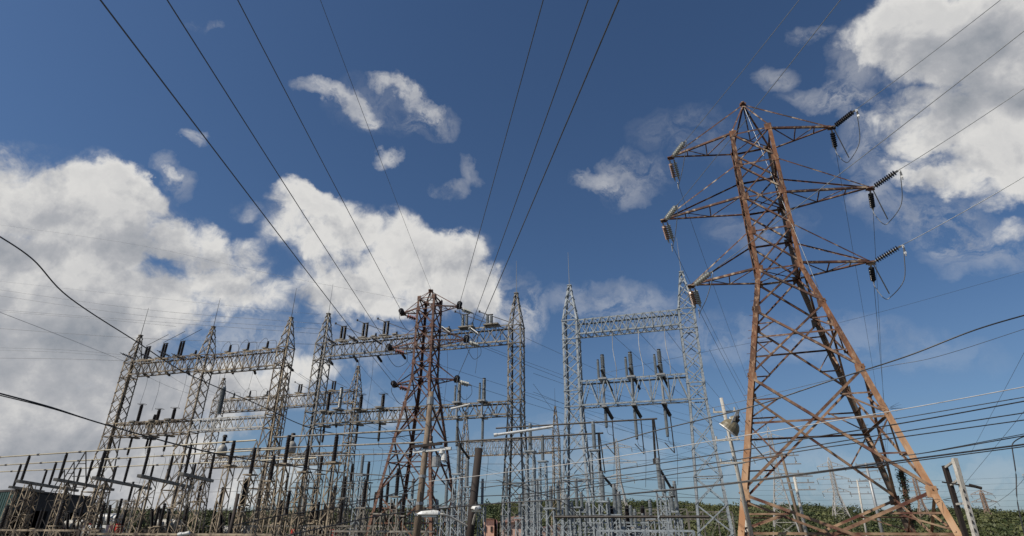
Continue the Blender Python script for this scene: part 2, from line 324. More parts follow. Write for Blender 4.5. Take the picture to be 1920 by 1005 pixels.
def leaf_ball(mb, c, rx, rz, n, s):
    for _ in range(n):
        d = Vector((random.gauss(0, 1), random.gauss(0, 1), random.gauss(0, 1))).normalized()*random.uniform(.7, 1.03)
        if d.z < -.5: d.z *= -.6
        p = c+Vector((d.x*rx, d.y*rx, d.z*rz)); nn = (d+Vector((random.gauss(0, .5), random.gauss(0, .5), random.gauss(.25, .5)))).normalized()
        a = nn.orthogonal().normalized(); a.rotate(Matrix.Rotation(random.uniform(0, 6.28), 3, nn)); b = nn.cross(a); k = s*random.uniform(.6, 1.4)
        mb.add([p-a*k, p-b*k*.6, p+a*k, p+b*k*.6], [(0, 1, 2, 3)])
def woods():
    mb = MB()
    for i in range(10500):
        az = random.uniform(-47, 50); r = math.sqrt(random.uniform(186**2, 405**2)) if random.random() < .7 else random.uniform(355, 395)
        x, y = r*math.sin(math.radians(az)), r*math.cos(math.radians(az))
        if noise.noise(Vector((x*.014, y*.014, 7))) < -.42 and r < 350: continue
        z = hill_z(az, r); k = random.uniform(1.1, 2.5)*(1+.5*noise.noise(Vector((x*.03, y*.03, 1))))
        if random.random() < .05: k *= 1.4
        leaf_ball(mb, Vector((x, y, z+k*.7)), k*1.05, k*random.uniform(.8, 1.2), 46, k*.13+.10)
    o = mb.build('hillside_woods', LEAF); stuff(o, 'dense green bushy woods covering the low ridge behind the whole substation', 'woods')
woods()

# ------------------------------------------------------------------ shared builders
def post_profile(L, r, n):
    pr = [(0, r*.75), (.05, r*.75)]
    for i in range(n):
        z = .06+(L-.12)*i/n; dz = (L-.12)/n
        pr += [(z, r*.76), (z+dz*.5, r), (z+dz*.7, r*.97), (z+dz*.98, r*.76)]
    return pr+[(L-.05, r*.75), (L, r*.75)]
def post(parent, p, q, m, r=.13, fit=FITD, name='post_insulator', n=10, split=False, cap=True):
    p = Vector(p); q = Vector(q); L = (q-p).length; mb = MB(); k = max(4, int(L/(.062 if m is PORG else .085)))
    if split:
        h = L/2; d = (q-p).normalized()
        mb.lathe(p, p+d*(h-.04), post_profile(h-.04, r, max(3, k//2)), n); mb.lathe(p+d*(h+.04), q, post_profile(h-.04, r*.92, max(3, k//2)), n)
    else: mb.lathe(p, q, post_profile(L, r, k), n)
    o = mb.build(name, m, parent)
    if cap:
        f = MB(); d = (q-p).normalized(); f.cyl(q, q+d*.08, r*.8, n=8); f.cyl(p-d*.07, p, r*.95, n=8)
        if split: f.cyl(p+d*(L/2-.04), p+d*(L/2+.04), r*.9, n=8)
        f.build('end_cap', fit, o)
    return o
def disc_string(p, q, m, label, group, r=.14, n=12, gap=None, name='insulator_string', mat2=FIT):
    p = Vector(p); q = Vector(q); L = (q-p).length; d = (q-p).normalized()
    t = thing(name, p, label, 'insulator', group)
    gap = gap or .155; k = max(3, int((L-.24)/gap)); s0 = (L-k*gap)/2
    pr = [(0, .02)]; mb = MB(); f = MB()
    for i in range(k):
        z = s0+i*gap; f.cyl(p+d*z, p+d*(z+gap*.42), r*.38, n=8); 
        mb.lathe(p+d*(z+gap*.30), q, [(0, r*.35), (gap*.12, r*.75), (gap*.26, r), (gap*.34, r), (gap*.38, r*.6), (gap*.62, r*.4)], n)
    f.cyl(p, q, .018, n=6)
    mb.build('porcelain_discs', m, t); f.build('cap_and_pin_fittings', mat2, t)
    g = MB(); a = d.orthogonal().normalized(); g.plate(p+d*(s0*.5), a, d, s0*1.0, .09, .03); g.build('yoke_plate', mat2, t); g = MB(); g.plate(q-d*(s0*.45), a, d, s0*.9, .11, .035); g.cyl(q-d*.04, q+d*.12, .03, n=6)
    g.build('clamp', mat2, t)
    return t
def sagline(p, q, sag, n=22):
    p = Vector(p); q = Vector(q); return [p.lerp(q, i/n)-Vector((0, 0, 4*sag*(i/n)*(1-i/n))) for i in range(n+1)]
def spline(P, n=8):
    P = [Vector(p) for p in P]
    if len(P) == 2: return sagline(P[0], P[1], 0, 12)
    Q = [P[0]*2-P[1]]+P+[P[-1]*2-P[-2]]; out = []
    for i in range(1, len(Q)-2):
        a, b, c, d = Q[i-1:i+3]
        for k in range(n):
            t = k/n; out.append(.5*((2*b)+(c-a)*t+(2*a-5*b+4*c-d)*t*t+(3*b-a-3*c+d)*t**3))
    return out+[P[-1]]
def wire(pts, r, m, label, group=None, name='power_line', cat='wire', n=5):
    mb = MB(); mb.tube(pts, r, n); o = mb.build(name, m, None, True); return tag(o, label, cat, group)
def pxwire(P, r, m, label, group=None, name='power_line', cat='wire'):
    return wire(spline([at(*p) for p in P]), r, m, label, group, name, cat)

# ------------------------------------------------------------------ the two rusted transmission towers
class Tower:
    KEY = dict(A=(-1, -1), B=(1, -1), C=(1, 1), D=(-1, 1))
    def __init__(s, cx, cy, yaw, wt, zt, ww, zw, slope):
        s.c = Vector((cx, cy, 0)); s.e1 = Vector((math.cos(yaw), math.sin(yaw), 0)); s.e2 = Vector((-s.e1.y, s.e1.x, 0))
        s.wt, s.zt, s.ww, s.zw, s.sl = wt, zt, ww, zw, slope
    def w(s, z):
        return s.ww+(s.wt-s.ww)*(z-s.zw)/(s.zt-s.zw) if z > s.zw else s.ww+s.sl*(s.zw-z)
    def k(s, key, z):
        a, b = s.KEY[key]; w = s.w(z); return s.c+s.e1*a*w+s.e2*b*w+Vector((0, 0, z))
    def tip(s, t, z): return s.c+s.e1*t+Vector((0, 0, z))
def build_tower(T, name, label, mats, cage, body, arms, zp, lw, bw, redund=True, group=None):
    t = thing(name, T.c, label, 'transmission tower', group); leg_m, brace_m, far_m = mats
    for key in 'ABCD':
        a, b = T.KEY[key]; mb = MB(); th = lw*.12
        for z0, z1, w in ((T.zw, T.zt, lw*.85), (0, T.zw, lw)):
            mb.angle(T.k(key, z0-(0 if z0 else .3)), T.k(key, z1+.002), w, th, T.e1*-a, T.e2*-b)
        for z in (cage+body[1:-1]):      # gusset plates at the panel points
            p = T.k(key, z); s = lw*1.7
            mb.plate(p-T.e1*a*s*.42-T.e2*b*-.012, T.e2, T.e1, s*.9, s, .014); mb.plate(p-T.e2*b*s*.42-T.e1*a*-.012, T.e1, T.e2, s*.9, s, .014)
        if key == 'A' or key == 'C':     # climbing bolts
            z = 3.0
            while z < T.zt-.3:
                p = T.k(key, z); mb.cyl(p, p+(T.e1*a if int(z*2) % 2 else T.e2*b)*.16, .012, n=5); z += .42
        mb.build('leg', leg_m if key != 'C' else far_m, t)
    faces = [('A', 'B', T.e2*-1), ('B', 'C', T.e1), ('C', 'D', T.e2), ('D', 'A', T.e1*-1)]
    def panel(mb, k1, k2, nrm, zt, zb, w, big):
        P, Q, R, S_ = T.k(k1, zt), T.k(k2, zt), T.k(k1, zb), T.k(k2, zb); ins = nrm*-.03
        h = (Q-P).normalized(); dn = (R-P).normalized()
        mb.angle(P+ins*.3, S_+ins*.3, w, w*.14, nrm*-1, Vector((0, 0, 1))); mb.angle(Q+ins*1.2-nrm*w, R+ins*1.2-nrm*w, w, w*.14, nrm, Vector((0, 0, 1)))
        if big:
            # braces meet where the diagonals cross; redundant struts to the leg quarter points
            w1 = (Q-P).length; w2 = (S_-R).length; tc = w1/(w1+w2)
            zc = zt+(zb-zt)*tc; a, b = T.k(k1, zc), T.k(k2, zc); mb.angle(a+ins*4, b+ins*4, w*.8, w*.11, nrm*-1, Vector((0, 0, -1)))
            for tt in (tc*.5, tc+(1-tc)*.5):
                zz = zt+(zb-zt)*tt
                for kk, d0, d1 in ((k1, P, S_) if tt < tc else (k1, Q, R), (k2, Q, R) if tt < tc else (k2, P, S_)):
                    e = d0.lerp(d1, tt); l = T.k(kk, zz); mb.angle(l+ins*3, e+ins*3, w*.6, w*.1, nrm*-1, Vector((0, 0, -1)))
                    l2 = T.k(kk, zc); mb.angle(l2+ins*5, e+ins*5, w*.55, w*.1, nrm*-1, Vector((0, 0, 1)))
    mb = MB()
    for z1, z0 in zip(cage, cage[1:]):
        for k1, k2, n in faces: panel(mb, k1, k2, n, z1, z0, bw*.8, False)
    for z in cage:
        for k1, k2, n in faces: mb.angle(T.k(k1, z)+n*-.04, T.k(k2, z)+n*-.04, bw*.8, bw*.1, n*-1, Vector((0, 0, -1)))
    for z in (cage[0], cage[2], cage[-1]):
        mb.bar(T.k('A', z), T.k('C', z), bw*.6, bw*.15); mb.bar(T.k('B', z)+Vector((0, 0, .03)), T.k('D', z)+Vector((0, 0, .03)), bw*.6, bw*.15)
    mb.build('cage_bracing', brace_m, t)
    for (z1, z0) in zip(body, body[1:]):
        mb = MB()
        for k1, k2, n in faces: panel(mb, k1, k2, n, z1, z0, bw*(1.05 if z1 < 10 else .9), redund and (z1-z0) > 2.6)
        mb.build('body_bracing', brace_m, t)
    mb = MB(); P = T.c+Vector((0, 0, zp))
    for key in 'ABCD': mb.angle(T.k(key, T.zt), P+(T.k(key, T.zt)-T.k(key, T.zt)), bw*.8, bw*.1, T.e1*-T.KEY[key][0], T.e2*-T.KEY[key][1])
    mb.bar(P-T.e2*.25, P+T.e2*.25, .16, .08); mb.bar(P+Vector((0, 0, -.05)), P-Vector((0, 0, zp-T.zt)), bw*.5); mb.box(P, .34, .2, .14)
    mb.build('peak', brace_m, t)
    tips = {}
    for key, (tt, z, up) in arms.items():
        s = 1 if tt > 0 else -1; n_, f_ = ('B', 'C') if s > 0 else ('A', 'D'); tp = T.tip(tt, z); mb = MB()
        a, b = T.k(n_, z), T.k(f_, z); o = T.e1*s
        mb.angle(a, tp-T.e2*.05, bw, bw*.13, T.e2, Vector((0, 0, 1))); mb.angle(b, tp+T.e2*.05, bw, bw*.13, T.e2*-1, Vector((0, 0, 1)))
        for q in (.4, .72):
            mb.bar(a.lerp(tp, q)+Vector((0, 0, .03)), b.lerp(tp, q)+Vector((0, 0, .03)), bw*.55, bw*.3)
        mb.bar(a+Vector((0, 0, .05)), b.lerp(tp, .4)+Vector((0, 0, .05)), bw*.5, bw*.25); mb.bar(b.lerp(tp, .4)+Vector((0, 0, .06)), a.lerp(tp, .72)+Vector((0, 0, .06)), bw*.5, bw*.2)
        if up is None: mb.angle(P, tp+Vector((0, 0, .06)), bw*.7, bw*.1, T.e2, Vector((0, 0, -1)))
        else:
            for kk, sg in ((n_, -1), (f_, 1)): mb.angle(T.k(kk, up), tp+Vector((0, 0, .08))+T.e2*sg*.05, bw*.6, bw*.1, T.e2*-sg, Vector((0, 0, -1)))
        mb.plate(tp+Vector((0, 0, -.04))+o*.03, Vector((0, 0, 1)), o, .42, .32, .05); mb.plate(tp+o*.05+Vector((0, 0, -.05)), T.e2, o, .34, .26, .04)
        mb.build('crossarm', brace_m if s > 0 or True else leg_m, t); tips[key] = tp
    return t, tips
BT = Tower(14.56, 28.625, -.369, 1.144, 23.5, 1.144, 14.55, .217)
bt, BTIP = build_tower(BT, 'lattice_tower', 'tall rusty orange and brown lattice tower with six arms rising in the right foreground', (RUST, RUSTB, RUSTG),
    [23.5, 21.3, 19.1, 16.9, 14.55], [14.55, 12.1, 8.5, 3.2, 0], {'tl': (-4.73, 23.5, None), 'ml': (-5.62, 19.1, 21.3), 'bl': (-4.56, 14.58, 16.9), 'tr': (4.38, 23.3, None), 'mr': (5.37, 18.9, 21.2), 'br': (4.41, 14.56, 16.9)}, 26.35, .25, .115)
CT = Tower(-6.11, 40.0, -.299, .692, 17.43, .73, 11.5, .149)
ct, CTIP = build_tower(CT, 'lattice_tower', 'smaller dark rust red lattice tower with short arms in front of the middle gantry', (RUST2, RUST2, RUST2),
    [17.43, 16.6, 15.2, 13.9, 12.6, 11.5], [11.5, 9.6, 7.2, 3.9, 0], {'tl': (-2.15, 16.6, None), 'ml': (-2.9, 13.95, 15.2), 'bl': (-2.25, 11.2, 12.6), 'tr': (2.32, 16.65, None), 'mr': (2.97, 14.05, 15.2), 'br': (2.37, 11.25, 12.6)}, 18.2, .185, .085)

# strings, line wires, jumpers of the big tower
RNG = 'insulator strings on the arms of the tall tower'
far = {'tl': (1441, 806, 118), 'ml': (1447, 812, 118), 'bl': (1452, 822, 118), 'tr': (1672, 905, 150), 'mr': (1662, 893, 150), 'br': (1668, 900, 150)}
near = {'tl': (1494, 0, 24.6), 'ml': (1570, 0, 20.4), 'bl': (1920, 50, 17.6), 'tr': (1868, 0, 23.6), 'mr': (1920, 160, 20.0), 'br': (1920, 325, 16.2)}
POS = {'tl': 'top left', 'ml': 'middle left', 'bl': 'bottom left', 'tr': 'top right', 'mr': 'middle right', 'br': 'bottom right'}
for k in near:
    tp = BTIP[k]+Vector((0, 0, -.1)); L_ = 'l' in k[1]
    e = top(*near[k]); d = (e-tp).normalized(); q0 = tp+d*.15; q1 = tp+d*1.62
    disc_string(q0, q1, PORC if L_ else POR, ('pale grey' if L_ else 'black')+' strain insulator string pulled forward off the %s arm of the tall tower' % POS[k], RNG, r=.155 if not L_ else .17, gap=.118 if not L_ else .17)  # sun glare on left strings and shade on right ones put into porcelain colour
    w = q1+d*.1; wire(sagline(w, w+(e-w)*1.7, .15), .017, WIRL, 'grey overhead wire running overhead from the %s arm tip of the tall tower' % POS[k], 'line wires of the tall tower')
    f = at(*far[k]); d2 = (f-tp); d2.normalize(); d2 = (d2+Vector((0, 0, -.55 if L_ else -.35))).normalized()
    if L_:
        for j, sg in enumerate((-1, 1)):
            o = BT.e1*.13*sg; a = tp+o+d2*.12; b = tp+o+d2*1.55
            disc_string(a, b, PORB if sg < 0 else PORC, ('brown' if sg < 0 else 'cream')+' string of the hanging pair below the %s arm of the tall tower' % POS[k], RNG, r=.14, gap=.15)
        b = tp+d2*1.75
    else:
        a = tp+d2*.12; b = tp+d2*1.5; disc_string(a, b, POR, 'short dark hanging insulator string below the %s arm tip of the tall tower' % POS[k], RNG, r=.14, gap=.15)  # dark porcelain carries the shade of this backlit string
        g = MB(); g.bar(tp+BT.e1*.12, b+BT.e1*.55+Vector((0, 0, -.75)), .05); tag(g.build('holding_strap', FIT), 'pale slanting strap beside the hanging string under the %s arm tip' % POS[k], 'strap', 'slanting straps under the right arm tips')
    wire(sagline(b, f, 1.6 if L_ else .5), .013, WIRE, 'thin dark line dropping away behind from the %s arm of the tall tower' % POS[k], 'lines leaving behind the tall rusty tower')
    # jumper loop
    m1 = w+Vector((0, 0, -.35))+d*-.05; low = b+BT.e1*(.55 if not L_ else .05)+Vector((0, 0, -.95 if not L_ else -.25))
    J = [w, m1, (m1+low)/2+BT.e1*(.25 if not L_ else .0)+Vector((0, 0, -.3 if not L_ else -.2)), low, b+BT.e1*(.25 if not L_ else 0)+Vector((0, 0, -.95 if not L_ else -.55)), b+Vector((0, 0, -.3)), b]
    wire(spline(J, 6), .022, FIT, 'pale looping jumper cable at the %s arm tip of the tall tower' % POS[k], 'jumper loops of the tall tower', 'jumper_cable', 'jumper')
    if not L_:
        disc_string(w+Vector((0, 0, -.02)), w+Vector((0, 0, -.5)), FIT, 'little ribbed pale fitting at the outer end of the %s black strain string' % POS[k].replace(' ', ' right hand ') if False else 'small ribbed pale fitting hanging off the outer end of the %s strain string' % POS[k], 'ribbed jumper fittings of the tall tower', r=.055, gap=.07, name='jumper_fitting')
wire(sagline(BT.c+Vector((0, 0, 26.4)), BT.k('B', 12.9)+BT.e2*-.15, .1), .016, WIRL, 'pale earth wire hanging from the peak down across the cage of the tall tower', None, 'earth_wire')
# spiky anti-climb guards round the right legs
for key, z in (('B', 6.6), ('B', 2.9)):
    g = MB(); p = BT.k(key, z)
    for i in range(14):
        a = i*2*math.pi/14; d = Vector((math.cos(a), math.sin(a), random.uniform(-.2, .3))); g.cyl(p+d*.12, p+d*.62, .008, .003, n=4)
    g.build('anticlimb_spikes', FITD, bt)

# the centre tower's strings and wires
CN = 'insulator strings on the arms of the smaller tower'
nearc = {'tl': (450, 0, 15.2), 'ml': (320, 0, 12.6), 'bl': (198, 0, 10.4), 'tr': (1017, 0, 15.8), 'mr': (1100, 0, 13.2), 'br': (1156, 0, 10.8)}
farc = {'tl': (1398, 800, 112), 'ml': (1404, 830, 112), 'bl': (1396, 870, 112), 'tr': (1432, 800, 112), 'mr': (1440, 822, 112), 'br': (1430, 850, 112)}
for k in nearc:
    tp = CTIP[k]+Vector((0, 0, -.08)); L_ = k[1] == 'l'; e = top(*nearc[k]); d = (e-tp).normalized()
    disc_string(tp+d*.1, tp+d*1.15, POR, 'black string seen end on at the %s arm of the smaller tower' % POS[k], CN, r=.2, gap=.16)
    w = tp+d*1.2; wire(sagline(w, w+(e-w)*1.6, .12), .016, WIRE, 'dark overhead line rising overhead from the %s arm of the smaller tower' % POS[k], 'line wires of the smaller tower')
    f = at(*farc[k]); d2 = (f-tp).normalized(); d2 = (d2+Vector((.32, 0, -.12))).normalized()
    disc_string(tp+d2*.12, tp+d2*1.3, PORR if L_ else PORC, ('red brown' if L_ else 'white')+' disc string slanting away behind the %s arm of the smaller tower' % POS[k], CN, r=.17, gap=.19)
    b = tp+d2*1.4; wire(sagline(b, f, 1.2), .013, WIRE, 'thin line leading away behind the %s arm of the smaller tower' % POS[k], 'lines leaving behind the smaller tower')
    wire(spline([w, w+Vector((0, 0, -.7)), (w+b)/2+Vector((0, 0, -1.25)), b+Vector((0, 0, -.6)), b], 6), .018, WIRE, 'drooping dark jumper loop under the %s arm tip of the smaller tower' % POS[k], 'jumper loops of the smaller tower', 'jumper_cable', 'jumper')
e = top(605, 0, 17.2); p = CT.c+Vector((0, 0, 18.3)); wire(sagline(p, p+(e-p)*1.5, .2), .009, WIRE, 'thinnest overhead wire rising from the very peak of the smaller tower', None, 'earth_wire')

# ------------------------------------------------------------------ gantries
YAW = math.atan2(-16.31, 50.58); E1 = Vector((math.cos(YAW), math.sin(YAW), 0)); E2 = Vector((-E1.y, E1.x, 0)); UP = Vector((0, 0, 1))
def mast(parent, x, y, m, H=19.7, zb=16.8, zl=9.7, w=1.1, wb=2.0, rod=3.0, lw=.125, bw=.052, step=1.05):
    c = Vector((x, y, 0))
    def K(a, b, z):
        hw = w/2 if z >= zl else w/2+(wb-w)/2*(zl-z)/zl
        if z > zb: hw = w/2+(.12-w/2)*(z-zb)/(H-zb)
        return c+E1*a*hw+E2*b*hw+UP*z
    sg = [(-1, -1), (1, -1), (1, 1), (-1, 1)]; mb = MB(); zs = [0]
    n = max(2, round(zl/(step*1.55)))
    zs = [zl*i/n for i in range(n+1)]; k = max(2, round((zb-zl)/step)); zs += [zl+(zb-zl)*i/k for i in range(1, k+1)]; zs += [zb+(H-zb)*q for q in (.34, .64, .86, 1)]
    for z0, z1 in zip(zs, zs[1:]):
        for i in range(4):
            p, q = sg[i], sg[(i+1) % 4]; nr = (E2*-1, E1, E2, E1*-1)[i]
            mb.angle(K(*p, z0)+nr*.03, K(*q, z1)+nr*.03, bw, bw*.2, UP, nr*-1); mb.angle(K(*q, z0)-nr*.01, K(*p, z1)-nr*.01, bw, bw*.2, UP, nr*-1)
    for z in [zs[n], zb, zb-1.5, zl+1.15, zs[max(1, n//2)]]:
        for i in range(4): mb.bar(K(*sg[i], z), K(*sg[(i+1) % 4], z), bw*1.5, bw*1.3)
    mb.box(K(0, 0, H)+UP*.03, .34, .34, .07, YAW)
    o = mb.build('mast', m, parent)
    for a, b in sg:
        l = MB()
        for z0, z1 in ((0, zl), (zl, zb), (zb, H)): l.angle(K(a, b, z0), K(a, b, z1+.001), lw*(1 if z1 <= zb else .7), lw*.16, E1*-a, E2*-b)
        l.build('leg', m, o)
    if rod: r = MB(); r.cyl(c+UP*H, c+UP*(H+rod), .03, .014, n=5); r.build('lightning_rod', FITD if m in (TAN,) else FIT, o)
    return o
def beam(parent, p0, p1, depth, h, m, n, cw=.11, bw=.052, post_=False, name='beam', style='X'):
    p0 = Vector(p0); p1 = Vector(p1); mb = MB(); d = (p1-p0).normalized(); L = (p1-p0).length
    K = lambda t, b, z: p0.lerp(p1, t)+E2*b*depth/2+UP*z*h/2
    for b in (-1, 1):
        for z in (-1, 1): mb.angle(K(0, b, z), K(1, b, z), cw, cw*.16, E2*-b, UP*-z)
    for i in range(n):
        t0, t1 = i/n, (i+1)/n; tm = (t0+t1)/2
        for b in (-1, 1):
            if style == 'X':
                mb.angle(K(t0, b, -1)+E2*b*.03, K(t1, b, 1)+E2*b*.03, bw, bw*.2, UP, E2*-b); mb.angle(K(t0, b, 1)-E2*b*.01, K(t1, b, -1)-E2*b*.01, bw, bw*.2, UP, E2*-b)
            else:
                mb.angle(K(t0, b, -1), K(tm, b, 1), bw*1.3, bw*.25, UP, E2*-b); mb.angle(K(tm, b, 1)-E2*b*.02, K(t1, b, -1)-E2*b*.02, bw*1.3, bw*.25, UP, E2*-b)
        for z in (-1, 1):
            mb.bar(K(t0, -1, z), K(tm, 1, z), bw, bw*.4, False); mb.bar(K(tm, 1, z), K(t1, -1, z), bw, bw*.4, False)
        if i: mb.bar(K(t0, -1, -1), K(t0, -1, 1), bw*(2.4 if post_ and i % (n//4) == 0 else 1), bw); mb.bar(K(t0, 1, -1), K(t0, 1, 1), bw)
    return mb.build(name, m, parent)
def gantry(masts, label, m, rows, group=None, W_=1.1, **kw):
    c = Vector((masts[0][0], masts[0][1], 0)); g = thing('lattice_gantry', c, label, 'gantry', group)
    for (x, y) in masts: mast(g, x, y, m, w=W_, **kw)
    for (i, j, zt, zb, n, mm, sty, pst) in rows:
        a = Vector((*masts[i], (zt+zb)/2))+E1*W_/2; b = Vector((*masts[j], (zt+zb)/2))-E1*W_/2
        beam(g, a, b, W_*.96, zt-zb, mm or m, n, style=sty, post_=pst)
    return g
G1 = [(-37.7, 55.9), (-28.98, 53.1), (-20.48, 50.4)]; G2 = [(-16.7, 49.3), (.37, 44.2)]; G3 = [(4.62, 42.5), (12.88, 39.8)]
g1 = gantry(G1, 'tan three mast lattice gantry on the left with double beams and pointed mast tops', TAN, [(0, 1, 16.9, 15.5, 9, None, 'X', False), (1, 2, 16.75, 15.1, 9, None, 'X', False), (0, 1, 10.9, 9.65, 9, None, 'X', False), (1, 2, 10.8, 9.75, 6, WHITE, 'W', False)])
g2 = gantry(G2, 'wide two mast lattice gantry behind the smaller tower, tan left and grey right', TANG, [(0, 1, 16.9, 15.5, 17, None, 'X', False), (0, 1, 10.8, 9.75, 14, None, 'W', False)])
g3 = gantry(G3, 'clean blue grey galvanised lattice gantry standing alone between both rusty towers', GALV, [(0, 1, 16.6, 15.4, 12, GALVD, 'X', True), (0, 1, 11.85, 10.0, 6, GALVD, 'W', False)], W_=1.2, wb=2.3, zl=10.0, zb=16.6, lw=.15, bw=.058)
R2 = [(-37.4, 73.9), (-28.2, 71.0), (-18.4, 67.6)]
r2g = gantry(R2, 'tan lattice gantry one row behind, seen between masts of the left gantry', TAN, [(0, 1, 16.9, 15.3, 9, None, 'X', False), (1, 2, 16.9, 15.4, 9, None, 'X', False), (0, 1, 9.9, 8.6, 8, None, 'X', False), (1, 2, 9.9, 8.6, 8, None, 'X', False)])
R3 = [(-7.5, 96.5), (6.9, 91.5)]
r3g = gantry(R3, 'farthest brownish gantry, low in the middle behind the dark pole with lamps', TAN, [(0, 1, 15.0, 12.7, 14, None, 'X', False)], zb=14.9)

def on_row(u, v, p0):     # where the sight line meets the upright plane of a gantry row
    p0 = Vector((p0[0], p0[1], 0)); d = ray(u, v); n = E2; t = (p0-Vector((0, 0, 0))).dot(n)/d.dot(n)
    return Vector((0, 0, CH))+d*t
# --- equipment on the top beams
def standing(u, v1, row, zbase, m, kind, label, group, r=.12, dual=False, rod=0, arcs=0):
    p = on_row(u, v1, row); x, y, zt = p; t = thing(kind, (x, y, zbase), label, 'insulator', group)
    ls = [(-.17, 0), (.17, 0)] if dual else [(0, 0)]
    b = MB(); b.box((x, y, zbase+.06), .8 if dual else .4, .9, .1, YAW); b.build('base_plate', TANG, t)
    for a, _ in ls: post(t, Vector((x, y, zbase+.16))+E1*a, Vector((x, y, zt-.08))+E1*a, m, r)
    f = MB()
    c = Vector((x, y, zt))
    if dual: f.bar(c-E1*.3, c+E1*.3, .07); 
    if rod: f.bar(c-E2*.3, c+E1*.35+E2*rod*.8+UP*rod*.9, .04, .04)
    if arcs:
        for s in (-1, 1):
            f.tube(spline([c, c+E1*s*.35+UP*(.35 if s < 0 else .05), c+E1*s*.9-UP*.1, c+E1*s*1.05-UP*1.1], 5), .016)
    if dual and not rod:
        f.bar(c-E1*.9+UP*.35, c+E1*1.9-UP*.9, .05); f.cyl(c-E1*.9+UP*.3, c-E1*.9+UP*.45, .08)
    if f.v: f.build('contact_arm', FITD, t)
    return t
gA = 'paired switch insulators on the top beam of the left gantry'
for i, (u, v) in enumerate([(279, 650), (311, 644), (343, 640)]):
    standing(u, v, G1[0], 16.95, POR, 'switch_insulator', nth(i, 3)+' twin black switch insulator with open blade on the left gantry', gA, dual=True, rod=1.9)
standing(368, 657, G1[0], 16.95, POR, 'switch_insulator', 'single short black insulator just left of the middle mast on the left gantry top beam', gA, r=.12)
for i, (u, v) in enumerate([(433, 647), (467, 643), (503, 640)]):
    standing(u, v, G1[0], 16.85, POR, 'post_insulator', nth(i, 3)+' single black post with curved jumpers on the left gantry', 'single posts with curved jumpers on the left gantry', arcs=1)
for i, (u, v) in enumerate([(645, 612), (686, 606), (725, 603)]):
    standing(u, v, G2[0], 16.95, POR, 'switch_insulator', nth(i, 3)+' twin black insulator on the middle gantry left of the smaller tower', 'twin insulators on the middle gantry top beam', dual=True, r=.13)
    p = on_row(u+19, v+17, G2[0]); standing(u+19, v+19, G2[0], 16.95, POR, 'post_insulator', 'short black post beside the %s twin black insulator on the middle gantry' % nth(i, 3), 'short posts beside the twin insulators', r=.1)
for i, (u, v) in enumerate([(872, 590), (918, 590)]):
    standing(u, v, G2[0], 16.95, PORG, 'switch_insulator', ('left' if not i else 'right')+' tall twin grey insulator on the middle gantry top beam near its right end', 'grey twin insulators on the middle gantry', dual=True, r=.13)
    standing(u+14, v+15, G2[0], 16.95, PORG, 'post_insulator', 'short grey post beside the %s tall twin grey insulator' % ('left' if not i else 'right'), 'short grey posts on the middle gantry', r=.1)
standing(842, 612, G2[0], 16.95, PORG, 'post_insulator', 'short grey post close behind the top right arm of the smaller tower', None, r=.1)
for i, (u, v) in enumerate([(440, 737), (470, 733), (502, 733)]):
    standing(u, v, R2[0], 17.0, POR, 'post_insulator', nth(i, 3)+' small black post with curved jumpers on the second row gantry beam', 'single posts with curved jumpers on the second row gantry', arcs=1)
for i, (u, v) in enumerate([(564, 721), (627, 715)]):
    standing(u, v, R2[0], 17.0, POR, 'switch_insulator', ('left' if not i else 'right')+' twin black insulator on the second row gantry beside the middle gantry left mast', 'twin insulators on the second row gantry', dual=True)
# --- strain strings and thin lines from the top beams back to the row behind
def span(u, v, row, u2, v2, row2, label, m=POR, group='strain strings on the gantry beams', dir_=1, L=1.5, wr=.011, grp2='thin lines strung between gantry rows'):
    p = on_row(u, v, row)+E2*.6*dir_; q = on_row(u2, v2, row2); d = (q-p).normalized(); d = (d-UP*.12).normalized()
    disc_string(p, p+d*L, m, label, group, r=.12, gap=.15, n=8)
    wire(sagline(p+d*L, q, .35, 14), wr, WIRE, 'thin line running back from the '+label.replace('dark strain string on the back of', 'string behind'), grp2)
for i, (u, v, u2, v2) in enumerate([(258, 697, 395, 745), (300, 694, 410, 742), (340, 692, 425, 745), (425, 690, 475, 742), (468, 690, 508, 742), (532, 683, 640, 742)]):
    span(u, v, G1[0], u2, v2, R2[0], nth(i, 6)+' dark strain string on the back of the left gantry top beam')
for i, (u, v) in enumerate([(608, 668), (655, 662), (700, 662), (745, 656)]):
    span(u, v, G2[0], u+95, v+95, R2[0], nth(i, 4)+' dark strain string on the back of the middle gantry top beam')
for i, (u, v, u2) in enumerate([(1145, 622, 1412), (1193, 615, 1425), (1241, 606, 1440)]):
    p = on_row(u, v, G3[0])+E2*.6; q = at(u2, 826+i*4, 112); 
    wire(sagline(p, q, 1.2, 18), .014, WIRE, '%s line slanting down behind the grey gantry top beam' % nth(i, 3), 'lines behind the grey gantry')
    x, y, z = on_row(u+5, v+5, G3[0]); wire(spline([Vector((x, y, 15.4))-E2*.5, Vector((x-.05, y, 14))-E2*.5, Vector((x+.1, y, 12.6))-E2*.5, Vector((x+.05, y, 11.9))-E2*.4], 6), .022, WHITE, '%s pale dangling lead between the two beams of the grey gantry' % nth(i, 3), 'pale leads on the grey gantry', 'dropper_cable', 'cable')
for i, (u, v, u0, v0) in enumerate([(178, 300, 0, 0)][:0]): pass
